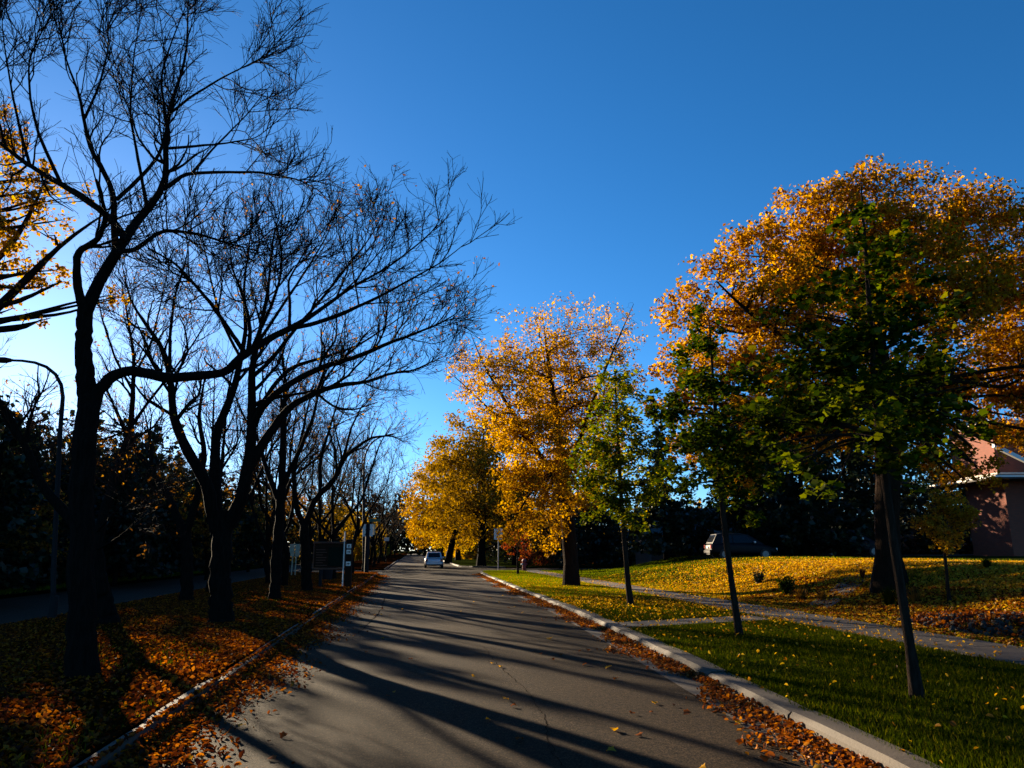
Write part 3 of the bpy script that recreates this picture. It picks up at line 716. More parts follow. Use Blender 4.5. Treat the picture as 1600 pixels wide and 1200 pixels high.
for k, y in enumerate([69, 77, 86, 96, 108, 122, 140, 165, 200]):
    lab = ORD[k] + ' bare street tree beyond the crossing on the left'; x = -4.2 + .5 * math.sin(k * 2.1)
    if k < 3: fp_.append(auto_bare(x, y, 9.0 + .8 * math.sin(k * 1.7), lab, 220 + k, FG, scale=2.7, d1=3.8, d2=6, d3=5, bits=350, twr=.010))
    else:
        r_ = fp_[k % 3].copy(); COL.objects.link(r_); r_.location = (x, y, .1); r_.rotation_euler = (0, 0, 1 + k * 1.9); tag(r_, lab, None, FG)
        for ch in list(fp_[k % 3].children):
            c_ = ch.copy(); COL.objects.link(c_); c_.parent = r_
# wood across the service road
wood = [(-16.5, 21, 7), (-19, 27, 7.5), (-16.2, 31, 6.5), (-21, 34, 8), (-16.8, 39, 7.5), (-19, 45, 8), (-16.4, 50, 7.5), (-22, 52, 8.5), (-17, 59, 8), (-20, 66, 8.5), (-16.6, 74, 8.5), (-23, 41, 8), (-26, 30, 7.5), (-19.5, 56, 8.5), (-24, 60, 9), (-17, 66, 8.5), (-21, 74, 9), (-25, 48, 8.5), (-18, 84, 9), (-13, 95, 9), (-9, 80, 9), (-9.5, 104, 9.5)]
def copy_tree(root, loc, rz, sc_, label, group):
    r_ = root.copy(); COL.objects.link(r_); r_.location = loc; r_.rotation_euler = (0, 0, rz); r_.scale = (sc_,) * 3
    tag(r_, label, None, group)
    for ch in list(root.children):
        c_ = ch.copy(); COL.objects.link(c_); c_.parent = r_
    return r_
wrank = {k: i for i, k in enumerate(sorted(range(len(wood)), key=lambda k: wood[k][0] / wood[k][1]))}
def WLf(k): return ORD[wrank[k]] + ' slender bare tree from the left in the dark wood beyond the service road'
WG = 'bare trees in the left wood'
wp = []
for k, (x, y, h) in enumerate(wood):
    if k < 5: wp.append((auto_bare(x, y, h * .92, WLf(k), 300 + k, WG, r0=.13, scale=1.8, d1=3.8, d2=6, d3=5, bits=600, twr=.0065), h))
    else: copy_tree(wp[k % 5][0], (x, y, .1), k * 2.39, h / wp[k % 5][1], WLf(k), WG)
for k, (px, D_, h, w) in enumerate(sorted([(-20, 24, 6.4, 2.2), (18, 33, 7.6, 2.3), (185, 36, 8.0, 2.2), (222, 40, 8.4, 2.2), (70, 46, 7.6, 2.4), (130, 52, 8.6, 2.6), (300, 48, 7.8, 2.2), (390, 60, 9.0, 2.5), (265, 62, 9.6, 2.8), (-75, 30, 7.6, 2.6), (-140, 28, 7.8, 2.8), (-170, 31, 8.2, 3.0), (-235, 27, 8.2, 3.0)], key=lambda q: q[0] if q[0] > -60 else 2000 - q[0])):
    p = atd(px, 860, D_); p[2] = .08
    spruce(p, h, w, ORD[k] + ' dark spruce from the left in the wood beyond the service road' if px > -60 else 'unseen dark spruce beyond the left edge, added to shade the verge', 400 + k, 'dark spruces in the left wood', n=3800)  # spruces past the left edge are unseen, added to shade the near verge
def leaf_mass(name, label, boxes, n, size, mat, seed, cat=None):
    """a thicket nobody could count: leaf faces through a volume"""
    rng = np.random.default_rng(seed); P = []
    for (x0, x1, y0, y1, h) in boxes:
        m = int(n * (abs(x1 - x0) + abs(y1 - y0)) / sum(abs(b[1] - b[0]) + abs(b[3] - b[2]) for b in boxes))
        u = rng.uniform(size=(m, 3)); x = x0 + (x1 - x0) * u[:, 0]; y = y0 + (y1 - y0) * u[:, 1]
        s = x + y; top = h * (.62 + .2 * np.sin(s * .55) + .14 * np.sin(s * 1.37 + 1) + .12 * np.sin(s * 2.9 + 2))
        P.append(np.stack([x, y, .05 + np.maximum(top, .4) * u[:, 2] ** .8], -1))
    pos = np.concatenate(P); V, Q = leaves(rng, pos, size * rng.uniform(.6, 1.4, len(pos)), LT_QUAD)
    o = link(name, np_mesh(name, V, Q, mat)); tag(o, label, 'wood', None, 'stuff'); return o
leaf_mass('distant_wood', 'dark tangled undergrowth filling the wood behind the left road', [(-19.5, -15.6, 20, 40, 5.0), (-22, -15.6, 40, 98, 9.6), (-32, -24, 28, 90, 12), (-24, -9, 98, 104, 11)], 80000, .42, HEDGE, 21)
leaf_mass('distant_wood', 'sparse brown leaves still hanging through the wood on the left', [(-34, -21, 34, 90, 11), (-20, -15.5, 40, 95, 8.5)], 16000, .22, L_SCRAP, 24)
# leafy trees in the wood and at the left edge
def auto_leafy(x, y, z, h, w, label, seed, mat, nl, ls, fork=.3, group=None, r0=.2, bark=BARK, **kw):
    base = np.array([x, y, z]); Dd = dist(base); rg = np.random.default_rng(seed)
    def px_of(p):
        v = p - CAM; dpt = v @ _fw; return (800 + F * (v @ _rt) / dpt, 600 - F * (v @ _up) / dpt)
    lumps = []
    nl_ = kw.pop('nlump', 7)
    for k in range(nl_):
        a = k * 2.4 + rg.uniform(0, .6); t = (k + .5) / nl_
        rr = w * .5 * math.sin(math.pi * (.18 + .74 * t)) ** .8
        c = base + np.array([math.cos(a) * rr * .55, math.sin(a) * rr * .55, h * (fork + .08 + (1 - fork - .16) * t)])
        q = px_of(c); dd = dist(c); lumps.append((q[0], q[1], dd - Dd, max(rr, w * .2) * .72 / dd * F))
    tr = ([base - [0, 0, .12], base + [0, 0, .3], base + [rg.normal(0, .04) * h, rg.normal(0, .04) * h, h * .45], base + [rg.normal(0, .05) * h, rg.normal(0, .05) * h, h * .92]], [r0 * 1.35, r0, r0 * .75, r0 * .12])
    return leafy_tree(kw.pop('name', 'leafy_tree'), tr, Dd, lumps, label, seed, mat, nl, ls, group=group, bark=bark, fork=fork * .9, **kw)
DG = 15.0
bg_ = atd(-170, 860, DG); bg_[2] = .1
leafy_tree('golden_tree', ([bg_ - [0, 0, .1], bg_ + [0, 0, .4], atd(-150, 700, DG), atd(-120, 560, DG), atd(-90, 420, DG), atd(-70, 260, DG), atd(-60, 140, DG)], [.34, .26, .23, .2, .15, .09, .02]), DG,
           [(25, 215, .3, 42), (-20, 250, -.3, 70), (55, 285, 0, 42), (10, 330, .5, 60), (75, 345, -.3, 38), (30, 410, 0, 48), (80, 440, .3, 32), (-40, 380, 0, 80), (60, 500, -.2, 24), (-60, 180, 0, 80), (130, 300, .5, 26), (-10, 470, 0, 36), (185, 465, .5, 22)],
           'golden tree at the upper left edge glowing in front of the sun', 31, L_GOLD, 11000, .10, 3, bark=BARKB, keep_top=.6, ncl=260,
           extra=[pl(DG, (-118, 555, 0, .13), (-50, 520, 0, .11), (0, 478, 0, .095), (40, 440, 0, .08), (70, 405, 0, .06), (110, 370, 0, .04), (170, 330, 0, .015)),
                  pl(DG, (-100, 470, 0, .1), (-30, 430, .3, .08), (20, 380, .4, .06), (50, 330, .5, .04), (75, 270, .6, .015)),
                  pl(DG, (0, 478, 0, .06), (30, 470, -.2, .05), (65, 455, -.3, .035), (95, 440, -.4, .012))])
for k, (px, D_, h, w, m) in enumerate([(165, 44, 5.2, 4.2, L_SCRAP), (330, 44, 5.4, 4.0, L_SCRAP), (440, 58, 6.8, 4.6, L_SCRAP), (55, 30, 4.6, 3.4, L_SCRAP), (520, 72, 7, 5, L_OLIVE)]):
    p = atd(px, 860, D_)
    auto_leafy(p[0], p[1], .1, h, w, ['low rust-leaved tree deep in the wood behind the nearest trunk', 'rust-leaved tree glimpsed between the forked stems', 'tree with scattered orange leaves beyond the noticeboard', 'small rust-leaved tree by the street lamp at far left', 'thin olive-leaved tree behind the left crossing sign'][k], 40 + k, m, 2600, .17, .22, name='rust_leaved_tree', lims_per=2, d1=1.4, d2=3)

# ------------------------------------------------------------------ right: saplings, gold and orange trees
b = ground(1433, 1091, .12); D3 = dist(b)
leafy_tree('young_maple', pl(D3, (1434, 1096, 0, .076), (1432, 1080, 0, .060), (1415, 960, 0, .053), (1400, 870, 0, .049), (1386, 775, 0, .046), (1370, 650, 0, .046), (1356, 450, 0, .028), (1345, 285, 0, .008)), D3,
           [(1344, 300, 0, 32), (1348, 360, 0, 62), (1330, 430, .2, 80), (1385, 450, -.2, 85), (1300, 520, 0, 100), (1400, 530, .1, 105), (1260, 610, -.1, 85), (1360, 600, .4, 110), (1350, 600, -.5, 110), (1460, 610, 0, 85), (1290, 695, .1, 85), (1385, 690, -.3, 90), (1450, 680, .2, 70), (1510, 575, 0, 50), (1235, 715, -.3, 48), (1275, 755, -.4, 32), (1215, 570, .1, 52), (1205, 640, .2, 50), (1205, 700, .0, 40), (1235, 500, .2, 50), (1500, 660, .3, 50), (1500, 500, .2, 45)],
           'nearest young green maple with a leaning slim trunk on the right verge', 51, L_GREEN, 6200, .092, 2, ncl=130, bark=BARKS, tmpl=LT_MAPLE, upbias=1.0, d1=3.5, d2=5, single=300, matl=[L_GREENY, L_GREENY, L_GREEN, L_GREENY], fork=.45)  # yellower colour on the lowest, nearest leaves paints in sunlit foliage
b = ground(1155, 993, .12); D2 = dist(b)
leafy_tree('young_maple', pl(D2, (1156, 997, 0, .088), (1154, 985, 0, .070), (1140, 890, 0, .062), (1129, 790, 0, .056), (1118, 650, 0, .045), (1108, 500, 0, .012)), D2,
           [(1106, 505, 0, 38), (1110, 560, 0, 62), (1080, 620, .2, 65), (1145, 620, -.2, 75), (1060, 680, 0, 50), (1120, 690, .3, 90), (1180, 690, 0, 70), (1080, 740, -.2, 60), (1150, 755, .1, 65), (1215, 640, .4, 48), (1210, 730, .3, 45), (1030, 640, .2, 35)],
           'middle young green maple on the right verge beside the kerb walkway', 52, L_GREEN, 8500, .098, 2, ncl=130, bark=BARKS, tmpl=LT_MAPLE, upbias=.9, d1=2.8, d2=4, single=300, matl=[L_GREEN, L_GREENY, L_GREEN, L_GREEN], fork=.45)
b = ground(985, 946, .12); D1 = dist(b)
leafy_tree('young_maple', pl(D1, (986, 949, 0, .11), (985, 940, 0, .085), (978, 880, 0, .075), (974, 830, 0, .068), (966, 700, 0, .045), (960, 575, 0, .012)), D1,
           [(962, 585, 0, 30), (965, 630, 0, 48), (945, 680, .2, 52), (985, 685, -.2, 55), (930, 740, 0, 50), (975, 740, .3, 62), (1015, 740, 0, 50), (940, 795, 0, 42), (985, 795, 0, 45)],
           'farthest young maple on the right verge, yellow green in front of the orange trunk', 53, L_GREENY, 9000, .13, 3, bark=BARKS, tmpl=LT_OVAL, upbias=.8, d1=2.4, d2=4, fork=.4)
b = ground(893, 916, .12); DT = dist(b)
leafy_tree('orange_tree', pl(DT, (893, 920, 0, .46), (893, 908, 0, .36), (890, 860, 0, .31), (886, 800, 0, .28), (880, 740, 0, .24), (872, 660, 0, .17), (860, 590, 0, .10), (850, 510, 0, .03)), DT,
           [(735, 590, 0, 45), (770, 560, .5, 55), (830, 530, 0, 60), (895, 520, -.5, 65), (955, 520, 0, 55), (800, 620, -1.5, 75), (880, 600, 1.5, 80), (940, 600, -1, 65), (840, 690, -2, 75), (910, 690, 1, 80), (820, 760, -1.5, 55), (870, 770, -2, 60), (915, 770, 0, 38), (805, 820, -1.5, 32), (850, 830, -1, 36), (720, 560, .5, 28)],
           'orange tree with a thick dark trunk on the verge near the corner', 54, L_AMBER, 85000, .12, 3, ncl=800, keep_top=.15, d1=1.5, d2=3.4,
           extra=[pl(DT, (884, 770, 0, .15), (850, 720, -.8, .13), (815, 674, -1.2, .11), (795, 634, -1.4, .085), (776, 606, -1.5, .06), (755, 570, -1.6, .03), (735, 520, -1.6, .01)),
                  pl(DT, (812, 670, -1.2, .07), (770, 645, -.8, .05), (730, 606, -.5, .03), (700, 580, -.3, .01)),
                  pl(DT, (882, 740, 0, .14), (872, 631, 1, .1), (855, 586, 1.4, .07), (846, 540, 1.5, .04), (835, 480, 1.5, .01)),
                  pl(DT, (884, 750, 0, .12), (915, 660, -.6, .09), (940, 590, -.9, .06), (970, 520, -1, .03), (990, 475, -1, .01))])
# the big orange tree on the lawn
DT2 = 20.5
bt = atd(1386, 872, DT2); bt[2] = hz(bt[0], bt[1])
qx = lambda z: None
T2tr = ([bt - [0, 0, .15], bt + [0, 0, .3], atd(1385, 780, DT2), atd(1384, 690, DT2), atd(1378, 600, DT2), atd(1370, 480, DT2), atd(1365, 330, DT2)], [.52, .40, .33, .30, .24, .14, .03])
leafy_tree('orange_tree', T2tr, DT2,
           [(1075, 500, .5, 55), (1120, 450, 0, 65), (1085, 580, -.3, 60), (1150, 540, 1, 85), (1190, 400, .5, 75), (1230, 480, -1, 95), (1270, 345, .5, 75), (1350, 330, 0, 85), (1330, 430, 1.5, 110), (1430, 340, 0, 85), (1500, 350, .8, 80), (1560, 370, 0, 85), (1470, 450, -1.2, 110), (1560, 480, 1, 90), (1620, 430, 0, 90), (1600, 560, .5, 80), (1520, 620, 1.0, 70), (1240, 600, .8, 90), (1140, 650, .5, 70), (1250, 690, .3, 50), (1520, 700, -.5, 40), (1540, 745, -.6, 32), (1480, 720, 1.0, 40), (1310, 640, 1.2, 70), (1210, 610, -1.2, 45), (1240, 720, -.3, 30), (1650, 540, 0, 80), (1640, 640, .8, 70), (1580, 650, 1.2, 60), (1420, 600, 1.5, 90), (1560, 690, .2, 34), (1500, 760, -.6, 26), (1400, 700, 1.6, 50), (1050, 570, .3, 40), (1050, 640, .6, 45), (1085, 705, .9, 42), (1150, 740, 1.2, 45)],
           'largest orange tree spreading over the leaf-covered lawn', 55, L_ORANGE, 145000, .122, 2, ncl=1500, d1=1.7, d2=3.2, keep_top=.75,
           extra=[pl(DT2, (1384, 640, 0, .16), (1300, 560, -.6, .12), (1225, 525, -1.0, .09), (1170, 490, -1.2, .06), (1120, 440, -1.2, .02)),
                  pl(DT2, (1383, 650, 0, .17), (1450, 560, .5, .13), (1500, 480, .6, .09), (1560, 420, .8, .05), (1600, 380, .9, .02))])
# second trunk of the pair, the paler one in front
# row of gold trees beyond the crossing
for k, (px, D_, h, w, m, nl, lab) in enumerate([
        (752, 78, 16.5, 12.5, L_OLIVE, 30000, 'broad olive gold tree on the far corner of the crossing'),
        (700, 98, 15.5, 11.0, L_GOLD, 20000, 'golden tree rising just behind the far corner tree'),
        (716, 122, 12.0, 9.0, L_YELLOW, 11000, 'bright yellow tree low above the driving car'),
        (690, 150, 13.0, 9.0, L_YELLOW, 8000, 'yellow tree standing farther down the right side of the road'),
        (664, 205, 13.0, 10.0, L_GOLD, 7000, 'small gold tree at the far end of the avenue')]):
    p = atd(px, 860, D_)
    auto_leafy(p[0], p[1], .1, h, w, lab, 60 + k, m, nl, .20 + D_ / 900, .16, name='golden_tree', r0=.42, nlump=11, lims_per=3, d1=1.0, d2=1.8, bark=BARK)
rows = [(805, 82, 11, 8, L_OLIVE), (850, 92, 12, 9, L_SCRAP)]
for k, (px, D_, h, w, m) in enumerate(rows):
    p = atd(px, 860, D_); auto_leafy(p[0], p[1], .1, h, w, ['olive tree behind the right crossing sign', 'brown-leaved tree in the shade behind the red shrub'][k], 70 + k, m, 9000, .26, .18, name='leafy_tree', r0=.3, nlump=9, d1=1.0, d2=1.8, bark=BARK)
leaf_mass('distant_wood', 'hazy mass of foliage closing the end of the avenue', [(-40, -8.5, 126, 130, 10), (8.5, 60, 132, 137, 11), (-12, -8, 130, 296, 9), (9, 12, 138, 296, 9)], 30000, .9, L_OLIVE, 22)
leaf_mass('distant_wood', 'dim tree line at the very end of the avenue', [(-40, 60, 290, 296, 26)], 14000, 1.6, HEDGE, 25)
leaf_mass('distant_wood', 'dark evergreen mass closing the gardens behind the right-hand lawn', [(9, 34, 92, 98, 11), (26, 52, 56, 60, 10), (14, 30, 74, 80, 8), (19, 48, 51, 55, 5.6)], 34000, .42, HEDGE, 23)
for k, (px, D_, h, w) in enumerate(sorted([(1040, 52, 9.6, 3.2), (1165, 50, 11.5, 3.6), (1260, 46, 11, 3.6), (1330, 50, 12, 3.8), (1210, 58, 13, 3.8), (930, 66, 8.5, 3.0), (1415, 64, 13, 3.8), (1470, 66, 13.5, 4.0), (1525, 64, 12, 3.6)])):
    p = atd(px, 860, D_); p[2] = hz(p[0], p[1]) - .05
    spruce(p, h, w, ORD[k] + ' dark evergreen from the left in the shaded row behind the lawn', 500 + k, 'evergreens behind the right-hand lawn', n=6500)
b = ground(809, 898, .12)
auto_leafy(b[0], b[1], .12, 2.8, 2.1, 'little red-leaved sapling beside the hydrant', 81, L_RED, 700, .13, .4, name='red_sapling', r0=.07, nlump=5, cat='tree')
# small round tree on the lawn
DS = 17.5
bs = atd(1478, 895, DS); bs[2] = hz(bs[0], bs[1]); DS = dist(bs)
leafy_tree('round_tree', ([bs - [0, 0, .05], bs + [0, 0, .2], atd(1476, 860, DS), atd(1474, 820, DS), atd(1472, 790, DS)], [.05, .04, .035, .03, .01]), DS,
           [(1478, 810, 0, 38), (1450, 820, .1, 24), (1510, 815, -.1, 22), (1475, 840, 0, 26), (1470, 790, 0, 24)],
           'small round yellow-green tree on a thin stem on the leafy lawn', 82, L_GOLD, 5200, .065, 3, bark=BARKS, tmpl=LT_OVAL, d1=6, d2=9, fork=.6)

# ------------------------------------------------------------------ shrubs, tufts and the rock bed
def shrub(name, x, y, w, h, label, seed, mat, n, ls, cat='shrub', blades=False):
    rng = np.random.default_rng(seed); z = hz(x, y); base = np.array([x, y, z])
    K = 26; a = rng.uniform(0, 6.28, K); d = np.stack([np.cos(a) * rng.uniform(.1, 1, K) * w * .5, np.sin(a) * rng.uniform(.1, 1, K) * w * .5, h * rng.uniform(.55, 1, K)], -1)
    P = np.stack([np.tile(base, (K, 1)) - [0, 0, .03], base + d * [.35, .35, .55], base + d], 1)
    Vt, Qt = tubes(P, np.tile([.012, .008, .004], (K, 1)), 4)
    if blades:
        m = n; a = rng.uniform(0, 6.28, m); rad = rng.uniform(.1, 1, m) * w * .5; hh = h * rng.uniform(.5, 1, m); q = base + np.stack([np.cos(a) * rad * .2, np.sin(a) * rad * .2, np.full(m, -.02)], -1)
        tip = base + np.stack([np.cos(a) * rad, np.sin(a) * rad, hh], -1); sd = np.stack([-np.sin(a), np.cos(a), np.zeros(m)], -1) * .008
        V = np.stack([q - sd, q + sd, tip], 1).reshape(-1, 3); Q = np.arange(3 * m).reshape(-1, 3)
    else: V, Q = leaves(rng, along(rng, P, n, .25, w * .07), ls * rng.uniform(.6, 1.3, n), LT_OVAL)
    return finish_tree(name, base, [('stems', Vt, Qt, TWIG, False, None), ('foliage', V, Q, mat, False, None)], label, cat)
def onlawn(px, py):
    """where the sight line meets the lawn"""
    r = ray(px, py)
    for t in np.arange(6, 60, .05):
        p = CAM + r * t
        if p[2] <= hz(p[0], p[1]): return p
    return CAM + r * 25
for k, (px, py, w, h, m, n, ls, bl, lab, nm) in enumerate([
        (1186, 912, .55, .38, NEEDLE, 700, .07, False, 'small dark clipped shrub at the edge of the planting bed', 'garden_shrub'),
        (1228, 930, .85, .55, L_GREEN, 1100, .07, False, 'larger dark bushy shrub in the planting bed', 'garden_shrub'),
        (1252, 938, .5, .36, L_SCRAP, 420, .05, True, 'pale dry grass tuft in front of the bushy shrub', 'grass_tuft'),
        (1285, 938, .45, .3, L_SCRAP, 380, .05, True, 'brown dry tuft right of the pale grass tuft', 'grass_tuft'),
        (1390, 946, .6, .5, GRASS, 420, .05, True, 'green spiky plant behind the rock pile', 'spiky_plant'),
        (1430, 942, .45, .4, L_SCRAP, 300, .05, True, 'dry spiky plant just right of the nearest maple trunk', 'spiky_plant'),
        (1348, 904, .26, .26, L_RED, 260, .05, False, 'tiny reddish shrub alone on the golden lawn', 'garden_shrub'),
        (1543, 888, .35, .3, GRASS, 300, .05, True, 'green tuft on the golden lawn right of the small round tree', 'grass_tuft')]):
    p = onlawn(px, py); shrub(nm, p[0], p[1], w, h, lab, 600 + k, m, n, ls, 'shrub' if not bl else 'plant', bl)
b = ground(790, 885, .12); rs = shrub('red_shrub', 11.5, 76, 2.2, 1.4, 'crimson shrub on the far side of the cross street', 620, L_RED, 900, .16)
bed = empty('rock_bed', (0, 0, 0)); tag(bed, 'low pile of dark stones beside the sidewalk, scattered with leaves', 'rock pile')
rng = np.random.default_rng(91); rocks = []
for k in range(6):
    v = []; f = []
    me = bpy.data.meshes.new('stone'); 
    import bmesh
    bm = bmesh.new(); bmesh.ops.create_icosphere(bm, subdivisions=1, radius=1)
    for q in bm.verts: q.co = Vector((q.co.x * rng.uniform(.75, 1.2), q.co.y * rng.uniform(.6, 1.0), q.co.z * rng.uniform(.45, .8)))
    bm.to_mesh(me); bm.free(); me.materials.append(ROCK); rocks.append(me)
cnt = 0
while cnt < 290:
    u, v = rng.uniform(-1, 1, 2)
    if u * u + v * v > 1: continue
    x = 11.0 + u * .78 - v * .12; y = 13.4 + v * 2.5
    z = hz(x, y) + .20 * (1 - u * u - v * v) + .0
    o = link('stone', rocks[cnt % 6], bed, (x, y, z)); s = rng.uniform(.05, .115); o.scale = (s, s, s); o.rotation_euler = tuple(rng.uniform(0, 6.28, 3)); cnt += 1

# ------------------------------------------------------------------ buildings
def place(px, D_, dz=0.0):
    p = atd(px, 860, D_); p[2] = hz(p[0], p[1]) + dz; return p
hp = atd(1576, 860, 40.0); gz = hz(hp[0], hp[1]) - .3
hr = empty('brick_house', (hp[0], hp[1], 0), -PS); tag(hr, 'red brick two-storey house with pale coping at the right edge', 'house')
zt = atd(1574, 656, 40)[2]; zm = atd(1576, 738, 40)[2]; zf = atd(1580, 748, 40)[2]; zl = atd(1588, 772, 40)[2]
MB().box(0, 14, 0, 4, zm, zt - .22).build('upper_wall', BRICK, hr)
MB().box(-.06, 14.06, -.06, 4.06, zt - .22, zt, .02).build('coping', STONE, hr)
MB().box(-.05, 14.05, -.05, 4.05, zm - .22, zm, .02).build('string_course', STONE, hr)
MB().box(-.9, 15, -1.2, 5, zf - .1, zm - .222, .01).build('eave', SOFFIT, hr)
MB().box(-.93, 15.03, -1.23, 5.03, zf - .02, zf + .07, .01).build('fascia', WHITE, hr)
MB().box(.45, 14, .3, 3.8, gz, zf - .1).build('lower_wall', BRICK, hr)
w_ = MB().box(3.0, 5.0, .27, .32, gz + 1.0, gz + 2.6).build('window', WHITE, hr)
MB().box(3.1, 4.9, .25, .268, gz + 1.1, gz + 2.5).build('pane', GLASSD, w_)
a0, a1 = atd(1553, 692, 38.6), atd(1612, 722, 38.0)
q = lambda p: np.array([(p - hp) @ _rt, (p - hp) @ _fh, p[2]])
c0, c1 = q(a0), q(a1)
pr = MB(); pr.add([(c0[0], c0[1], c0[2]), (c1[0] + 2.5, c1[1], c1[2] - 1.25), (c1[0] + 2.5, c1[1] + .2, c1[2] - 1.25), (c0[0], c0[1] + .2, c0[2]), (c0[0], c0[1], c0[2] - .22), (c1[0] + 2.5, c1[1], c1[2] - 1.47), (c1[0] + 2.5, c1[1] + .2, c1[2] - 1.47), (c0[0], c0[1] + .2, c0[2] - .22)],
       [(0, 1, 2, 3), (7, 6, 5, 4), (0, 4, 5, 1), (1, 5, 6, 2), (2, 6, 7, 3), (3, 7, 4, 0)])
pr.build('sloping_bargeboard', WHITE, hr)
MB().box(.9, 1.5, 4, 4.6, zt, zt + .7).build('chimney_pot', STONE, hr)
# shaded bungalow behind the lawn
bp = place(1075, 62); br_ = empty('bungalow', (bp[0], bp[1], bp[2] - .1), -PS); tag(br_, 'shaded dark brick bungalow with low gabled roof behind the young maples', 'house')
MB().box(-3, 11, 0, 8, 0, 2.7).build('wall', BRICKD, br_)
rf = MB().add([(-3.6, -.7, 2.6), (11.6, -.7, 2.6), (11.6, 8.7, 2.6), (-3.6, 8.7, 2.6), (-3.6, 4, 5.0), (11.6, 4, 5.0), (-3.6, -.7, 2.75), (11.6, -.7, 2.75), (11.6, 8.7, 2.75), (-3.6, 8.7, 2.75), (-3.6, 4, 5.2), (11.6, 4, 5.2)],
              [(6, 7, 11, 10), (8, 9, 10, 11), (0, 4, 5, 1), (2, 5, 4, 3), (0, 1, 7, 6), (2, 3, 9, 8), (0, 6, 10, 4), (3, 4, 10, 9), (1, 5, 11, 7), (2, 8, 11, 5)]).build('roof', SHINGLE, br_)
MB().box(6, 6.7, 3, 3.7, 4.4, 6.0).build('chimney', BRICKD, rf)
for x in (-1.8, 1.4, 7.6):
    wn_ = MB().box(x, x + 1.7, -.05, .02, .9, 2.1).build('window', SOFFIT, br_); MB().box(x + .08, x + 1.62, -.07, -.052, .98, 2.02).build('pane', GLASSD, wn_)
dr = MB().box(4.6, 5.6, -.05, .02, 0, 2.1).build('door', WOODB, br_); MB().tube([(5.45, -.05, 1.0), (5.45, -.12, 1.0)], .025).build('handle', GALV, dr)
hd = empty('low_hedge', (16.5, 78, .1)); tag(hd, 'low dark red-brown hedge across the side street', 'hedge')
rng = np.random.default_rng(95); pos = rng.uniform(size=(2600, 3)) * [9, 1.2, 1.5] + [-4, 0, 0]; V, Q = leaves(rng, pos, .16 * rng.uniform(.6, 1.3, 2600), LT_OVAL)
link('foliage', np_mesh('foliage', V, Q, L_RED), hd)

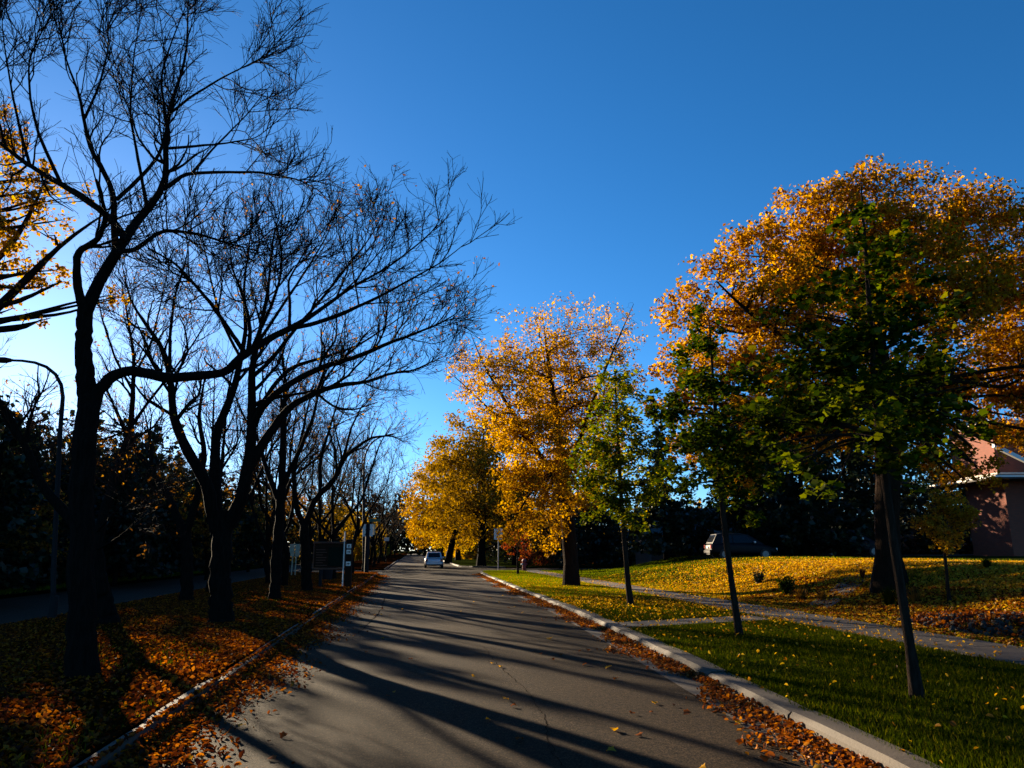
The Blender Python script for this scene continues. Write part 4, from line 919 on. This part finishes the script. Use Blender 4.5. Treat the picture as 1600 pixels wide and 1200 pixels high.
# ------------------------------------------------------------------ vehicles
def car(name, loc, rz, paint, label, L=4.2, W=1.78, Hh=1.5, suv=False):
    root = empty(name, loc, rz); tag(root, label, 'car')
    hw = W / 2; gc = .2 if not suv else .26
    # y = 0 is the rear bumper, the car points to +y
    st = [  # y, half width, z bottom, z belt
        (0.0, .86, .38, .80), (.06, .93, .30, .88), (.35, .985, gc, .95), (1.2, 1.0, gc, .97), (2.4, 1.0, gc, .95), (3.2, .99, gc, .90), (3.75, .95, gc + .03, .80), (4.1, .86, .3, .70), (4.2, .74, .36, .6)]
    V = []; Fs = []; n = 10
    k = L / 4.2; zs = Hh / 1.5
    for y, w, zb, zt_ in st:
        w *= hw; zt_ *= zs
        half = [(w * .9, zb), (w * .985, zb + .1), (w, (zb + zt_) * .5), (w * .97, zt_ - .06), (w * .90, zt_)]
        V += [(x, y * k, z) for x, z in half] + [(-x, y * k, z) for x, z in reversed(half)]
    for a in range(len(st) - 1):
        for j in range(n):
            Fs.append((a * n + j, a * n + (j + 1) % n, a * n + n + (j + 1) % n, a * n + n + j))
    Fs += [tuple(range(n))[::-1], tuple((len(st) - 1) * n + j for j in range(n))]
    body = MB().add(V, Fs).build('body', paint, root, smooth=True)
    body.modifiers.new('bevel', 'SUBSURF').levels = 1; body.modifiers['bevel'].render_levels = 1
    # cabin
    zr = Hh; zb = .90 * zs
    cb = [(.10, .86, zb), (.42, .72, zr - .06), (.75, .70, zr), (2.0, .69, zr - .01), (2.45, .68, zr - .09), (3.35, .84, zb - .03)]
    V = []; Fs = []
    for y, w, z in cb: V += [(w * hw, y * k, z), (w * hw * .8, y * k, z + .015), (-w * hw * .8, y * k, z + .015), (-w * hw, y * k, z)]
    for a in range(len(cb) - 1):
        for j in range(3): Fs.append((a * 4 + j, a * 4 + 4 + j, a * 4 + 5 + j, a * 4 + 1 + j))
    # sides down to the belt
    m = len(V)
    for sgn in (1, -1):
        ids = [i * 4 + (0 if sgn > 0 else 3) for i in range(len(cb))]
        lo = []
        for y, w, z in cb: V.append((sgn * .87 * hw, y * k, zb - .05)); lo.append(len(V) - 1)
        for i in range(len(cb) - 1):
            f = (ids[i], lo[i], lo[i + 1], ids[i + 1]); Fs.append(f if sgn < 0 else f[::-1])
    MB().add(V, Fs).build('cabin', paint, root)
    gl = MB().add([(-.64 * hw, .155 * k - .012, zb + .09), (.64 * hw, .155 * k - .012, zb + .09), (.60 * hw, .40 * k - .012, zr - .10), (-.60 * hw, .40 * k - .012, zr - .10)], [(0, 1, 2, 3)])
    gl.v = [(x, y - .02, z + .01) for x, y, z in gl.v]; gl.build('rear_window', GLASSD, root)
    ws = MB().add([(-.60 * hw, 2.52 * k, zr - .10), (.60 * hw, 2.52 * k, zr - .10), (.74 * hw, 3.25 * k, zb + .04), (-.74 * hw, 3.25 * k, zb + .04)], [(0, 1, 2, 3)]); ws.v = [(x, y + .02, z + .04) for x, y, z in ws.v]; ws.build('windscreen', GLASSD, root)
    for s in (1, -1):
        for (ya, yb, yc, yd) in ((.62, .72, 1.35, 1.35), (1.42, 1.42, 2.28, 2.85)):
            sw = MB().add([(s * .885 * hw, ya * k, zb + .05), (s * .885 * hw, yd * k, zb + .05), (s * .73 * hw, yc * k, zr - .12), (s * .735 * hw, yb * k, zr - .12)], [(0, 1, 2, 3)])
            sw.build('side_window', GLASSD, root)
        MB().box(*sorted((s * (hw * .93), s * (hw + .17))), 2.62 * k, 2.76 * k, zb + .02, zb + .16, .03).build('wing_mirror', paint if not suv else GALV, root)
        MB().box(*sorted((s * hw * .66, s * hw * .90)), -.012, .08, .62 * zs, .84 * zs, .02).build('tail_lamp', TAIL, root)
        MB().box(*sorted((s * hw * .45, s * hw * .74)), L - .10, L + .005, .52 * zs, .66 * zs, .02).build('headlight', HEAD, root)
        for yy in (.82 * k, 3.35 * k):
            w = MB().tube([(s * (hw - .21), yy, .31), (s * (hw + .012), yy, .31)], .31, 18).build('wheel', RUBBER, root); MB().tube([(s * (hw + .005), yy, .31), (s * (hw + .022), yy, .31)], .19, 14).build('rim', RIM, w)
    MB().box(-hw * .82, hw * .82, -.07, .06, .34, .56, .04).build('rear_bumper', paint, root)
    MB().box(-hw * .6, hw * .6, -.035, .03, .27, .36, .02).build('bumper_trim', RUBBER, root)
    pt = MB().box(-.17, .17, -.03, -.005, .64 * zs, .75 * zs).build('number_plate', PLATE, root)
    return root
car('silver_car', (2.03, 72.6, .004), 0, PAINT_S, 'silver hatchback driving away down the road')
cp = atd(1106, 860, 45); car('parked_car', (cp[0], cp[1], hz(cp[0], cp[1]) + .02), R(-90) - PS, PAINT_B, 'black car parked in the shade beyond the lawn, seen from its side', 3.9, 1.8, 1.5, True)
cp = atd(1272, 860, 46); car('parked_car', (cp[0], cp[1], hz(cp[0], cp[1]) + .02), R(-100) - PS, PAINT_D, 'dark car with bright windscreen edge parked left of the biggest trunk', 4.0, 1.8, 1.6, True)

# ------------------------------------------------------------------ street furniture
def street_lamp(base, pts, r0, label, name='street_lamp'):
    root = empty(name, base); tag(root, label, 'street lamp'); B_ = np.array(base)
    MB().tube([(0, 0, -.02), (0, 0, .5)], [r0 * 1.7, r0 * 1.5], 12).build('base', STEEL, root)
    P = np.array(pts) - B_; q, rr = resample(np.vstack([[0, 0, .3], P]), np.linspace(r0, r0 * .5, len(P) + 1), 22)
    MB().tube(q, rr, 10).build('pole', STEEL, root, smooth=True)
    d = unit(q[-1] - q[-2]); e = q[-1]; side = unit(np.cross(d, [0, 0, 1])); upv = np.cross(side, d)
    V = []; 
    for t, w, h in ((-.05, .05, .05), (.12, .12, .08), (.4, .14, .07), (.62, .08, .04)):
        for a in np.arange(8) * math.pi / 4: V.append(e + d * t + side * w * math.cos(a) + upv * h * math.sin(a))
    Fs = [tuple(range(8))[::-1], tuple(24 + j for j in range(8))]
    for a in range(3):
        for j in range(8): Fs.append((a * 8 + j, a * 8 + (j + 1) % 8, a * 8 + 8 + (j + 1) % 8, a * 8 + 8 + j))
    hd_ = MB().add(V, Fs).build('lamp_head', STEEL, root, smooth=True)
    return root
b = ground(81, 966, .12); Dl = dist(b)
street_lamp(b, [atd(x, y, Dl) for x, y in ((83, 900), (92, 720), (96, 640), (100, 620), (98, 603), (90, 585), (76, 573), (58, 566), (36, 563), (14, 563))], .06, 'tall street lamp with a hooked arm at the far left')
b = ground(568, 893, .12); Dl = dist(b)
street_lamp(b, [atd(x, y, Dl) for x, y in ((568, 820), (568, 750), (569, 715), (574, 700), (582, 689), (592, 683), (603, 681))], .09, 'distant street lamp arching over the road by the crossing')
def plate_sign(name, base, hpole, w, h, label, face='ped', pole=STEEL, extra=None, rp=.035):
    root = empty(name, base, -R(2)); tag(root, label, 'sign')
    MB().tube([(0, .05, -.05), (0, .05, hpole)], rp, 8).build('pole', pole, root)
    pn = MB().box(-w / 2, w / 2, -.012, .012, hpole - h, hpole, .01).build('panel', SIGNW, root)
    if face == 'ped':
        s = h / 1.0; cz = hpole - h / 2; y0, y1 = -.018, -.0125
        m = MB()
        m.prism([(.02 * s + .065 * s * math.cos(a), cz + .33 * s + .065 * s * math.sin(a)) for a in np.arange(10) * .6283], y0, y1)
        m.prism([(-.07 * s, cz + .24 * s), (.08 * s, cz + .24 * s), (.07 * s, cz - .05 * s), (-.06 * s, cz - .05 * s)], y0, y1)
        m.prism([(.0 * s, cz - .04 * s), (.08 * s, cz - .04 * s), (.12 * s, cz - .22 * s), (.15 * s, cz - .40 * s), (.07 * s, cz - .40 * s), (.05 * s, cz - .20 * s)], y0, y1)
        m.prism([(-.06 * s, cz - .04 * s), (.02 * s, cz - .04 * s), (-.06 * s, cz - .22 * s), (-.18 * s, cz - .40 * s), (-.26 * s, cz - .37 * s), (-.13 * s, cz - .20 * s)], y0, y1)
        m.prism([(.06 * s, cz + .23 * s), (.10 * s, cz + .18 * s), (.20 * s, cz + .10 * s), (.24 * s, cz + .04 * s), (.19 * s, cz + .02 * s), (.05 * s, cz + .12 * s)], y0, y1)
        m.prism([(-.07 * s, cz + .23 * s), (-.05 * s, cz + .12 * s), (-.13 * s, cz + .0 * s), (-.20 * s, cz - .02 * s), (-.20 * s, cz + .04 * s), (-.14 * s, cz + .14 * s)], y0, y1)
        m.build('walking_figure', SIGNB, pn)
    if extra: extra(root)
    return root
b = ground(572, 895, .12)
def street_name(root):
    MB().box(.05, .85, -.01, .01, 3.52, 3.72).build('street_name_plate', SIGNG, root)
    yp = MB().box(.36, .50, .02, .04, 2.6, 3.35); yp.build('second_plate_edge', SIGNBACK, root)
plate_sign('pedestrian_sign', b, 3.35, .72, .86, 'white pedestrian crossing sign with black walking figure on the left corner', extra=street_name, rp=.16)
plate_sign('pedestrian_sign', (6.75, 60.2, .1), 3.25, .68, .86, 'faded pedestrian crossing sign on a thin post at the right corner', pole=GALV)
b = ground(610, 882, .1); plate_sign('small_sign', (-3.0, 88, .1), 3.0, .55, .4, 'tiny pale sign on a dark pole far down the left kerb', face=None)
b = ground(291, 936, .12); b = b + np.array([.0, -.6, 0])
yr = empty('yield_sign', b); tag(yr, 'back of a triangular give-way sign before a dark trunk', 'sign')
MB().tube([(0, .03, 0), (0, .03, 2.1)], .025, 8).build('pole', STEEL, yr)
MB().prism([(-.15, 1.83), (.15, 1.83), (0, 1.54)], -.01, .01).build('panel', SIGNBACK, yr)
# pair of plates seen from behind
b = ground(458, 899, .12); pp = empty('plate_pair', b); tag(pp, 'pair of tall cream sign backs on pale posts left of the noticeboard', 'sign')
for x in (-.17, .17):
    MB().box(x - .15, x + .15, -.012, .012, 1.15, 1.92, .01).build('panel', SIGNBACK, pp)
    MB().box(x - .035 - .06 * np.sign(x), x + .035 - .06 * np.sign(x), .014, .05, 0, 1.8, .005).build('post', SIGNBACK, pp)
# noticeboard
b0 = ground(540, 917, .12); Dn = dist(b0)
nb = empty('noticeboard', b0, -PS); tag(nb, 'brown and green park noticeboard with a labelled post beside the left kerb', 'noticeboard')
s_ = Dn / F
bw = 47 * s_; zb_, zt_ = (917 - 889) * s_, (917 - 853) * s_
xl = -50 * s_
fr = MB().box(xl, xl + bw, -.02, .06, zb_, zt_, .01).build('back_panel', BOARDT, nb)
MB().box(xl - .04, xl + bw + .04, -.06, .07, zt_ + .003, zt_ + .08, .01).build('frame_rail', WOODB, nb); MB().box(xl - .04, xl + bw + .04, -.06, .07, zb_ - .08, zb_ - .003, .01).build('frame_rail', WOODB, nb)
for x in (xl - .045, xl + bw): MB().box(x, x + .042, -.055, .065, zb_, zt_, .01).build('frame_stile', WOODB, nb)
MB().box(xl + .62, xl + bw - .06, -.035, -.021, zb_ + .08, zt_ - .16).build('map_panel', BOARDG, nb)
tl = MB()
for k in range(7): tl.box(xl + .08, xl + .08 + (.40 + .1 * math.sin(k * 2.3)), -.026, -.021, zt_ - .28 - k * .11, zt_ - .25 - k * .11)
tl.build('text_panel', WOODB, nb)
MB().box(xl + .25, xl + .37, -.0, .1, -.05, zb_ - .085, .01).build('post', STEEL, nb)
MB().tube([(-.13, -.04, -.05), (-.13, -.04, 82 * s_)], .03, 8).build('pale_pole', SIGNW, nb)
ps = MB().box(-.06, .22, -.06, .12, -.05, 70 * s_, .02).build('label_post', BOARDT, nb)
for k, zz in enumerate((60, 51.5, 34)):
    lp = MB().box(-.02, .18, -.078, -.062, (zz - 3.2) * s_, (zz + 3.2) * s_, .004).build('label_plate', SIGNW, nb)
    g_ = MB()
    if k == 0: g_.prism([(.06, (zz - 2) * s_), (.10, (zz - 2) * s_), (.10, (zz + .3) * s_), (.13, (zz + .3) * s_), (.08, (zz + 2.2) * s_), (.03, (zz + .3) * s_), (.06, (zz + .3) * s_)], -.083, -.0785)
    else: g_.prism([(.01, (zz - .6) * s_), (.09, (zz - .6) * s_), (.09, (zz - 1.6) * s_), (.16, zz * s_), (.09, (zz + 1.6) * s_), (.09, (zz + .6) * s_), (.01, (zz + .6) * s_)], -.083, -.0785)
    g_.build('arrow', SIGNB, lp)
# litter bin behind the board
bb_ = ground(511, 906, .12); bn = empty('litter_bin', bb_); tag(bn, 'dark litter bin half hidden below the noticeboard', 'bin')
MB().tube([(0, 0, 0), (0, 0, .05), (0, 0, .75), (0, 0, .8)], [.24, .26, .29, .27], 16).build('drum', STEEL, bn); MB().tube([(0, 0, .8), (0, 0, .86), (0, 0, .95)], [.30, .28, .12], 16).build('lid', BOARDG, bn)
# hydrant
hb = ground(819, 892, .12); hy = empty('fire_hydrant', hb); tag(hy, 'red fire hydrant on the corner lawn', 'hydrant')
MB().tube([(0, 0, 0), (0, 0, .06), (0, 0, .065), (0, 0, .62), (0, 0, .7)], [.2, .2, .14, .14, .17], 14).build('barrel', RED, hy)
MB().tube([(0, 0, .7), (0, 0, .76), (0, 0, .88), (0, 0, .93)], [.18, .17, .09, .03], 14).build('bonnet', RED, hy)
for s in (-1, 1): MB().tube([(s * .1, 0, .5), (s * .24, 0, .5)], .065, 10).build('outlet_cap', SIGNW if s < 0 else RED, hy)
MB().tube([(0, -.1, .42), (0, -.25, .42)], .085, 10).build('pumper_cap', RED, hy)

# ------------------------------------------------------------------ ground cover: grass and fallen leaves
def grass_blades(name, label, fx, n, hgt, wid, mat, seed):
    rng = np.random.default_rng(seed); p = fx(rng, n); m = len(p)
    a = rng.uniform(0, 6.28, m); d = np.stack([np.cos(a), np.sin(a), np.zeros(m)], -1); h = hgt * rng.uniform(.5, 1.2, m)
    w = wid * rng.uniform(.7, 1.3, m)
    ln = rng.normal(0, .35, (m, 3)); ln[:, 2] = 1; tip = p + ln * h[:, None]
    V = np.stack([p - d * w[:, None], p + d * w[:, None], tip], 1).reshape(-1, 3)
    o = link(name, np_mesh(name, V, np.arange(3 * m).reshape(-1, 3), mat)); return tag(o, label, 'grass', None, 'stuff')
def onapron(x, y):
    return (np.abs((y - (15.2 + (x - 4.2) * .357)) - .55) < .6) & (x < 8)
def f_verge(rng, n):
    y = 4.5 + 21 * rng.uniform(size=n) ** 1.5; x = KR(y) + .18 + rng.uniform(size=n) * (8.22 - KR(y) - .18); k = ~onapron(x, y)
    return np.stack([x, y, np.full(n, .115)], -1)[k]
grass_blades('verge_grass', 'short green grass on the verge between kerb and sidewalk', f_verge, 130000, .065, .0065, GRASS, 1)
def f_verge2(rng, n):
    y = rng.uniform(25, 58, n); x = KR(y) + .18 + rng.uniform(size=n) * (8.22 - KR(y) - .18)
    return np.stack([x, y, np.full(n, .115)], -1)
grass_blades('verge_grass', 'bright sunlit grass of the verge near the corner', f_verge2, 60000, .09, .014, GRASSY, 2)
def f_lawn(rng, n):
    y = rng.uniform(9, 58, n); x = 9.78 + 11.4 * rng.uniform(size=n) ** 1.3; return np.stack([x, y, H(x, y) - .005], -1)
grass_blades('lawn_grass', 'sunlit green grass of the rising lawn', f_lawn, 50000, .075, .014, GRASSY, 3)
def f_med(rng, n):
    y = 5 + 50 * rng.uniform(size=n) ** 1.2; x = rng.uniform(-8.5, -2.5, n); k = (np.sin(x * 1.1 + y * .5) + np.sin(y * .9 - x * .7) > .7)
    return np.stack([x, y, np.full(n, .11)], -1)[k]
grass_blades('median_grass', 'patchy grass showing through leaves on the left verge', f_med, 26000, .07, .008, GRASS, 4)
def f_west(rng, n):
    y = rng.uniform(15, 60, n); x = -14.4 - 9 * rng.uniform(size=n); return np.stack([x, y, np.full(n, .10)], -1)
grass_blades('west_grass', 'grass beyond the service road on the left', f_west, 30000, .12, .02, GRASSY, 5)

def litter(name, label, fx, n, size, mat, seed, tmpl=LT_QUAD, up=.9):
    rng = np.random.default_rng(seed); p = fx(rng, n); s = size * rng.uniform(.55, 1.3, len(p))
    p = p + np.stack([np.zeros(len(p)), np.zeros(len(p)), s * .22], -1)
    V, Q = leaves(rng, p, s, tmpl, up, flat=2.0); o = link(name, np_mesh(name, V, Q, mat)); return tag(o, label, 'fallen leaves', None, 'stuff')
def l_med(rng, n):
    y = 4.5 + 52 * rng.uniform(size=n) ** 1.35; x = rng.uniform(-8.5, KL - .12, n); k = rng.uniform(size=n) < np.clip(.75 + .45 * np.sin(x * 1.1 + y * .5) * -1, .25, 1); return np.stack([x, y, np.full(n, .118)], -1)[k]
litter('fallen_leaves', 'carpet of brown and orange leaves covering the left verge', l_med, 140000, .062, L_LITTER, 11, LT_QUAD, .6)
def l_gutl(rng, n):
    y = 4.5 + 48 * rng.uniform(size=n) ** 1.3; w = .62 * (1 + .25 * np.sin(y * 1.3)); x = KL - .03 + np.abs(rng.normal(0, 1, n)) * w * .55; return np.stack([x, y, .004 + np.where(x < KL + .02, .115, .08 * np.exp(-((x - KL) / .15) ** 2) * rng.uniform(size=n))], -1)
litter('fallen_leaves', 'drift of brown leaves along the left kerb', l_gutl, 19000, .058, L_LITTER, 12, LT_OVAL, .6)
def l_gutr(rng, n):
    y = 4.5 + 50 * rng.uniform(size=n) ** 1.5; w = np.clip(.30 * (1 + .5 * np.sin(y * 1.1) + .3 * np.sin(y * 3.1)), .08, 1); x = KR(y) - np.abs(rng.normal(0, 1, n)) * w * .55 - .01; return np.stack([x, y, .006 + .07 * np.exp(-((x - KR(y)) / .14) ** 2) * rng.uniform(size=n)], -1)
litter('fallen_leaves', 'drift of curled russet leaves in the right gutter', l_gutr, 12000, .058, L_GUTTER, 13, LT_OVAL, .35)
def l_lawn(rng, n):
    y = rng.uniform(10, 44, n); x = 9.85 + 10.4 * rng.uniform(size=n) ** 1.1
    den = np.exp(-(((x - 14) / 6) ** 2 + ((y - 18) / 10) ** 2)) * 1.6 + .05; k = rng.uniform(size=n) < den
    x, y = x[k], y[k]; return np.stack([x, y, H(x, y)], -1)
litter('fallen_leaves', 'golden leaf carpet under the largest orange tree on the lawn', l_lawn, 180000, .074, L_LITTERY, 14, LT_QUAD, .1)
def l_bed(rng, n):
    y = rng.uniform(10.5, 24, n); x = rng.uniform(9.8, 12.8, n); q = 1 - ((x - 11) / .78) ** 2 - ((y - 13.4) / 2.5) ** 2; return np.stack([x, y, H(x, y) + .01 + np.where(q > 0, .2 * q + .06 * rng.uniform(size=n), 0)], -1)
litter('fallen_leaves', 'dark brown leaves over the planting bed beside the sidewalk', l_bed, 9000, .08, L_LITTER, 15, LT_QUAD, .6)
def l_verge(rng, n):
    y = 5 + 50 * rng.uniform(size=n) ** 1.1; x = KR(y) + .2 + rng.uniform(size=n) * (8.22 - KR(y) - .2); den = np.interp(y, [5, 13, 17, 24, 34, 42, 60], [.035, .05, .22, .8, .9, .3, .1]); k = rng.uniform(size=n) < den
    return np.stack([x, y, np.full(n, .15)], -1)[k]
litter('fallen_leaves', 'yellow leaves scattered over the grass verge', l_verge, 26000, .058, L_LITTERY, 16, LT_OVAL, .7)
def l_walk(rng, n):
    y = 5 + 50 * rng.uniform(size=n) ** 1.1; t = rng.uniform(size=n); x = 8.2 + 1.6 * np.where(rng.uniform(size=n) < .6, t ** 2.5, 1 - t ** 3); den = np.interp(y, [5, 12, 18, 26, 40, 60], [.25, .6, 1, 1, .6, .3]); k = rng.uniform(size=n) < den
    return np.stack([x, y, np.full(n, .14)], -1)[k]
litter('fallen_leaves', 'leaves blown along both edges of the sidewalk', l_walk, 3600, .055, L_LITTERY, 17, LT_OVAL, .7)
# single leaves lying on the asphalt
rng = np.random.default_rng(41); protos = []
for k in range(5):
    v0, f0 = LT_MAPLE; vv = v0 * np.array([1, rng.uniform(.8, 1.1), rng.uniform(1, 3)]); vv[:, 2] += .12
    protos.append(np_mesh('fallen_leaf', vv, np.array(f0), [L_LITTERY, L_LITTER, L_GUTTER][k % 3]))
spots = [ground(860, 1000)[:2], ground(803, 1105)[:2], ground(915, 1040)[:2], ground(950, 1045)[:2], ground(812, 1158)[:2]]
while len(spots) < 110:
    y = 4.6 + 30 * rng.uniform() ** 1.6; t = rng.uniform(); x = KL + .4 + (KR(y) - KL - .8) * (t if rng.uniform() < .4 else (1 - .35 * t ** 2 if rng.uniform() < .6 else .25 * t ** 2)); spots.append((x, y))
for k, (x, y) in enumerate(spots):
    o = link('fallen_leaf', protos[k % 5], None, (float(x), float(y), .004)); s = rng.uniform(.05, .10) if k else .14; o.scale = (s, s, s); o.rotation_euler = (rng.normal(0, .2), rng.normal(0, .2), rng.uniform(0, 6.28))
    if k == 0: tag(o, 'bright yellow leaf alone in the right half of the road', 'leaf', 'single leaves on the asphalt')
    else: tag(o, 'single dry leaf lying on the asphalt', 'leaf', 'single leaves on the asphalt')
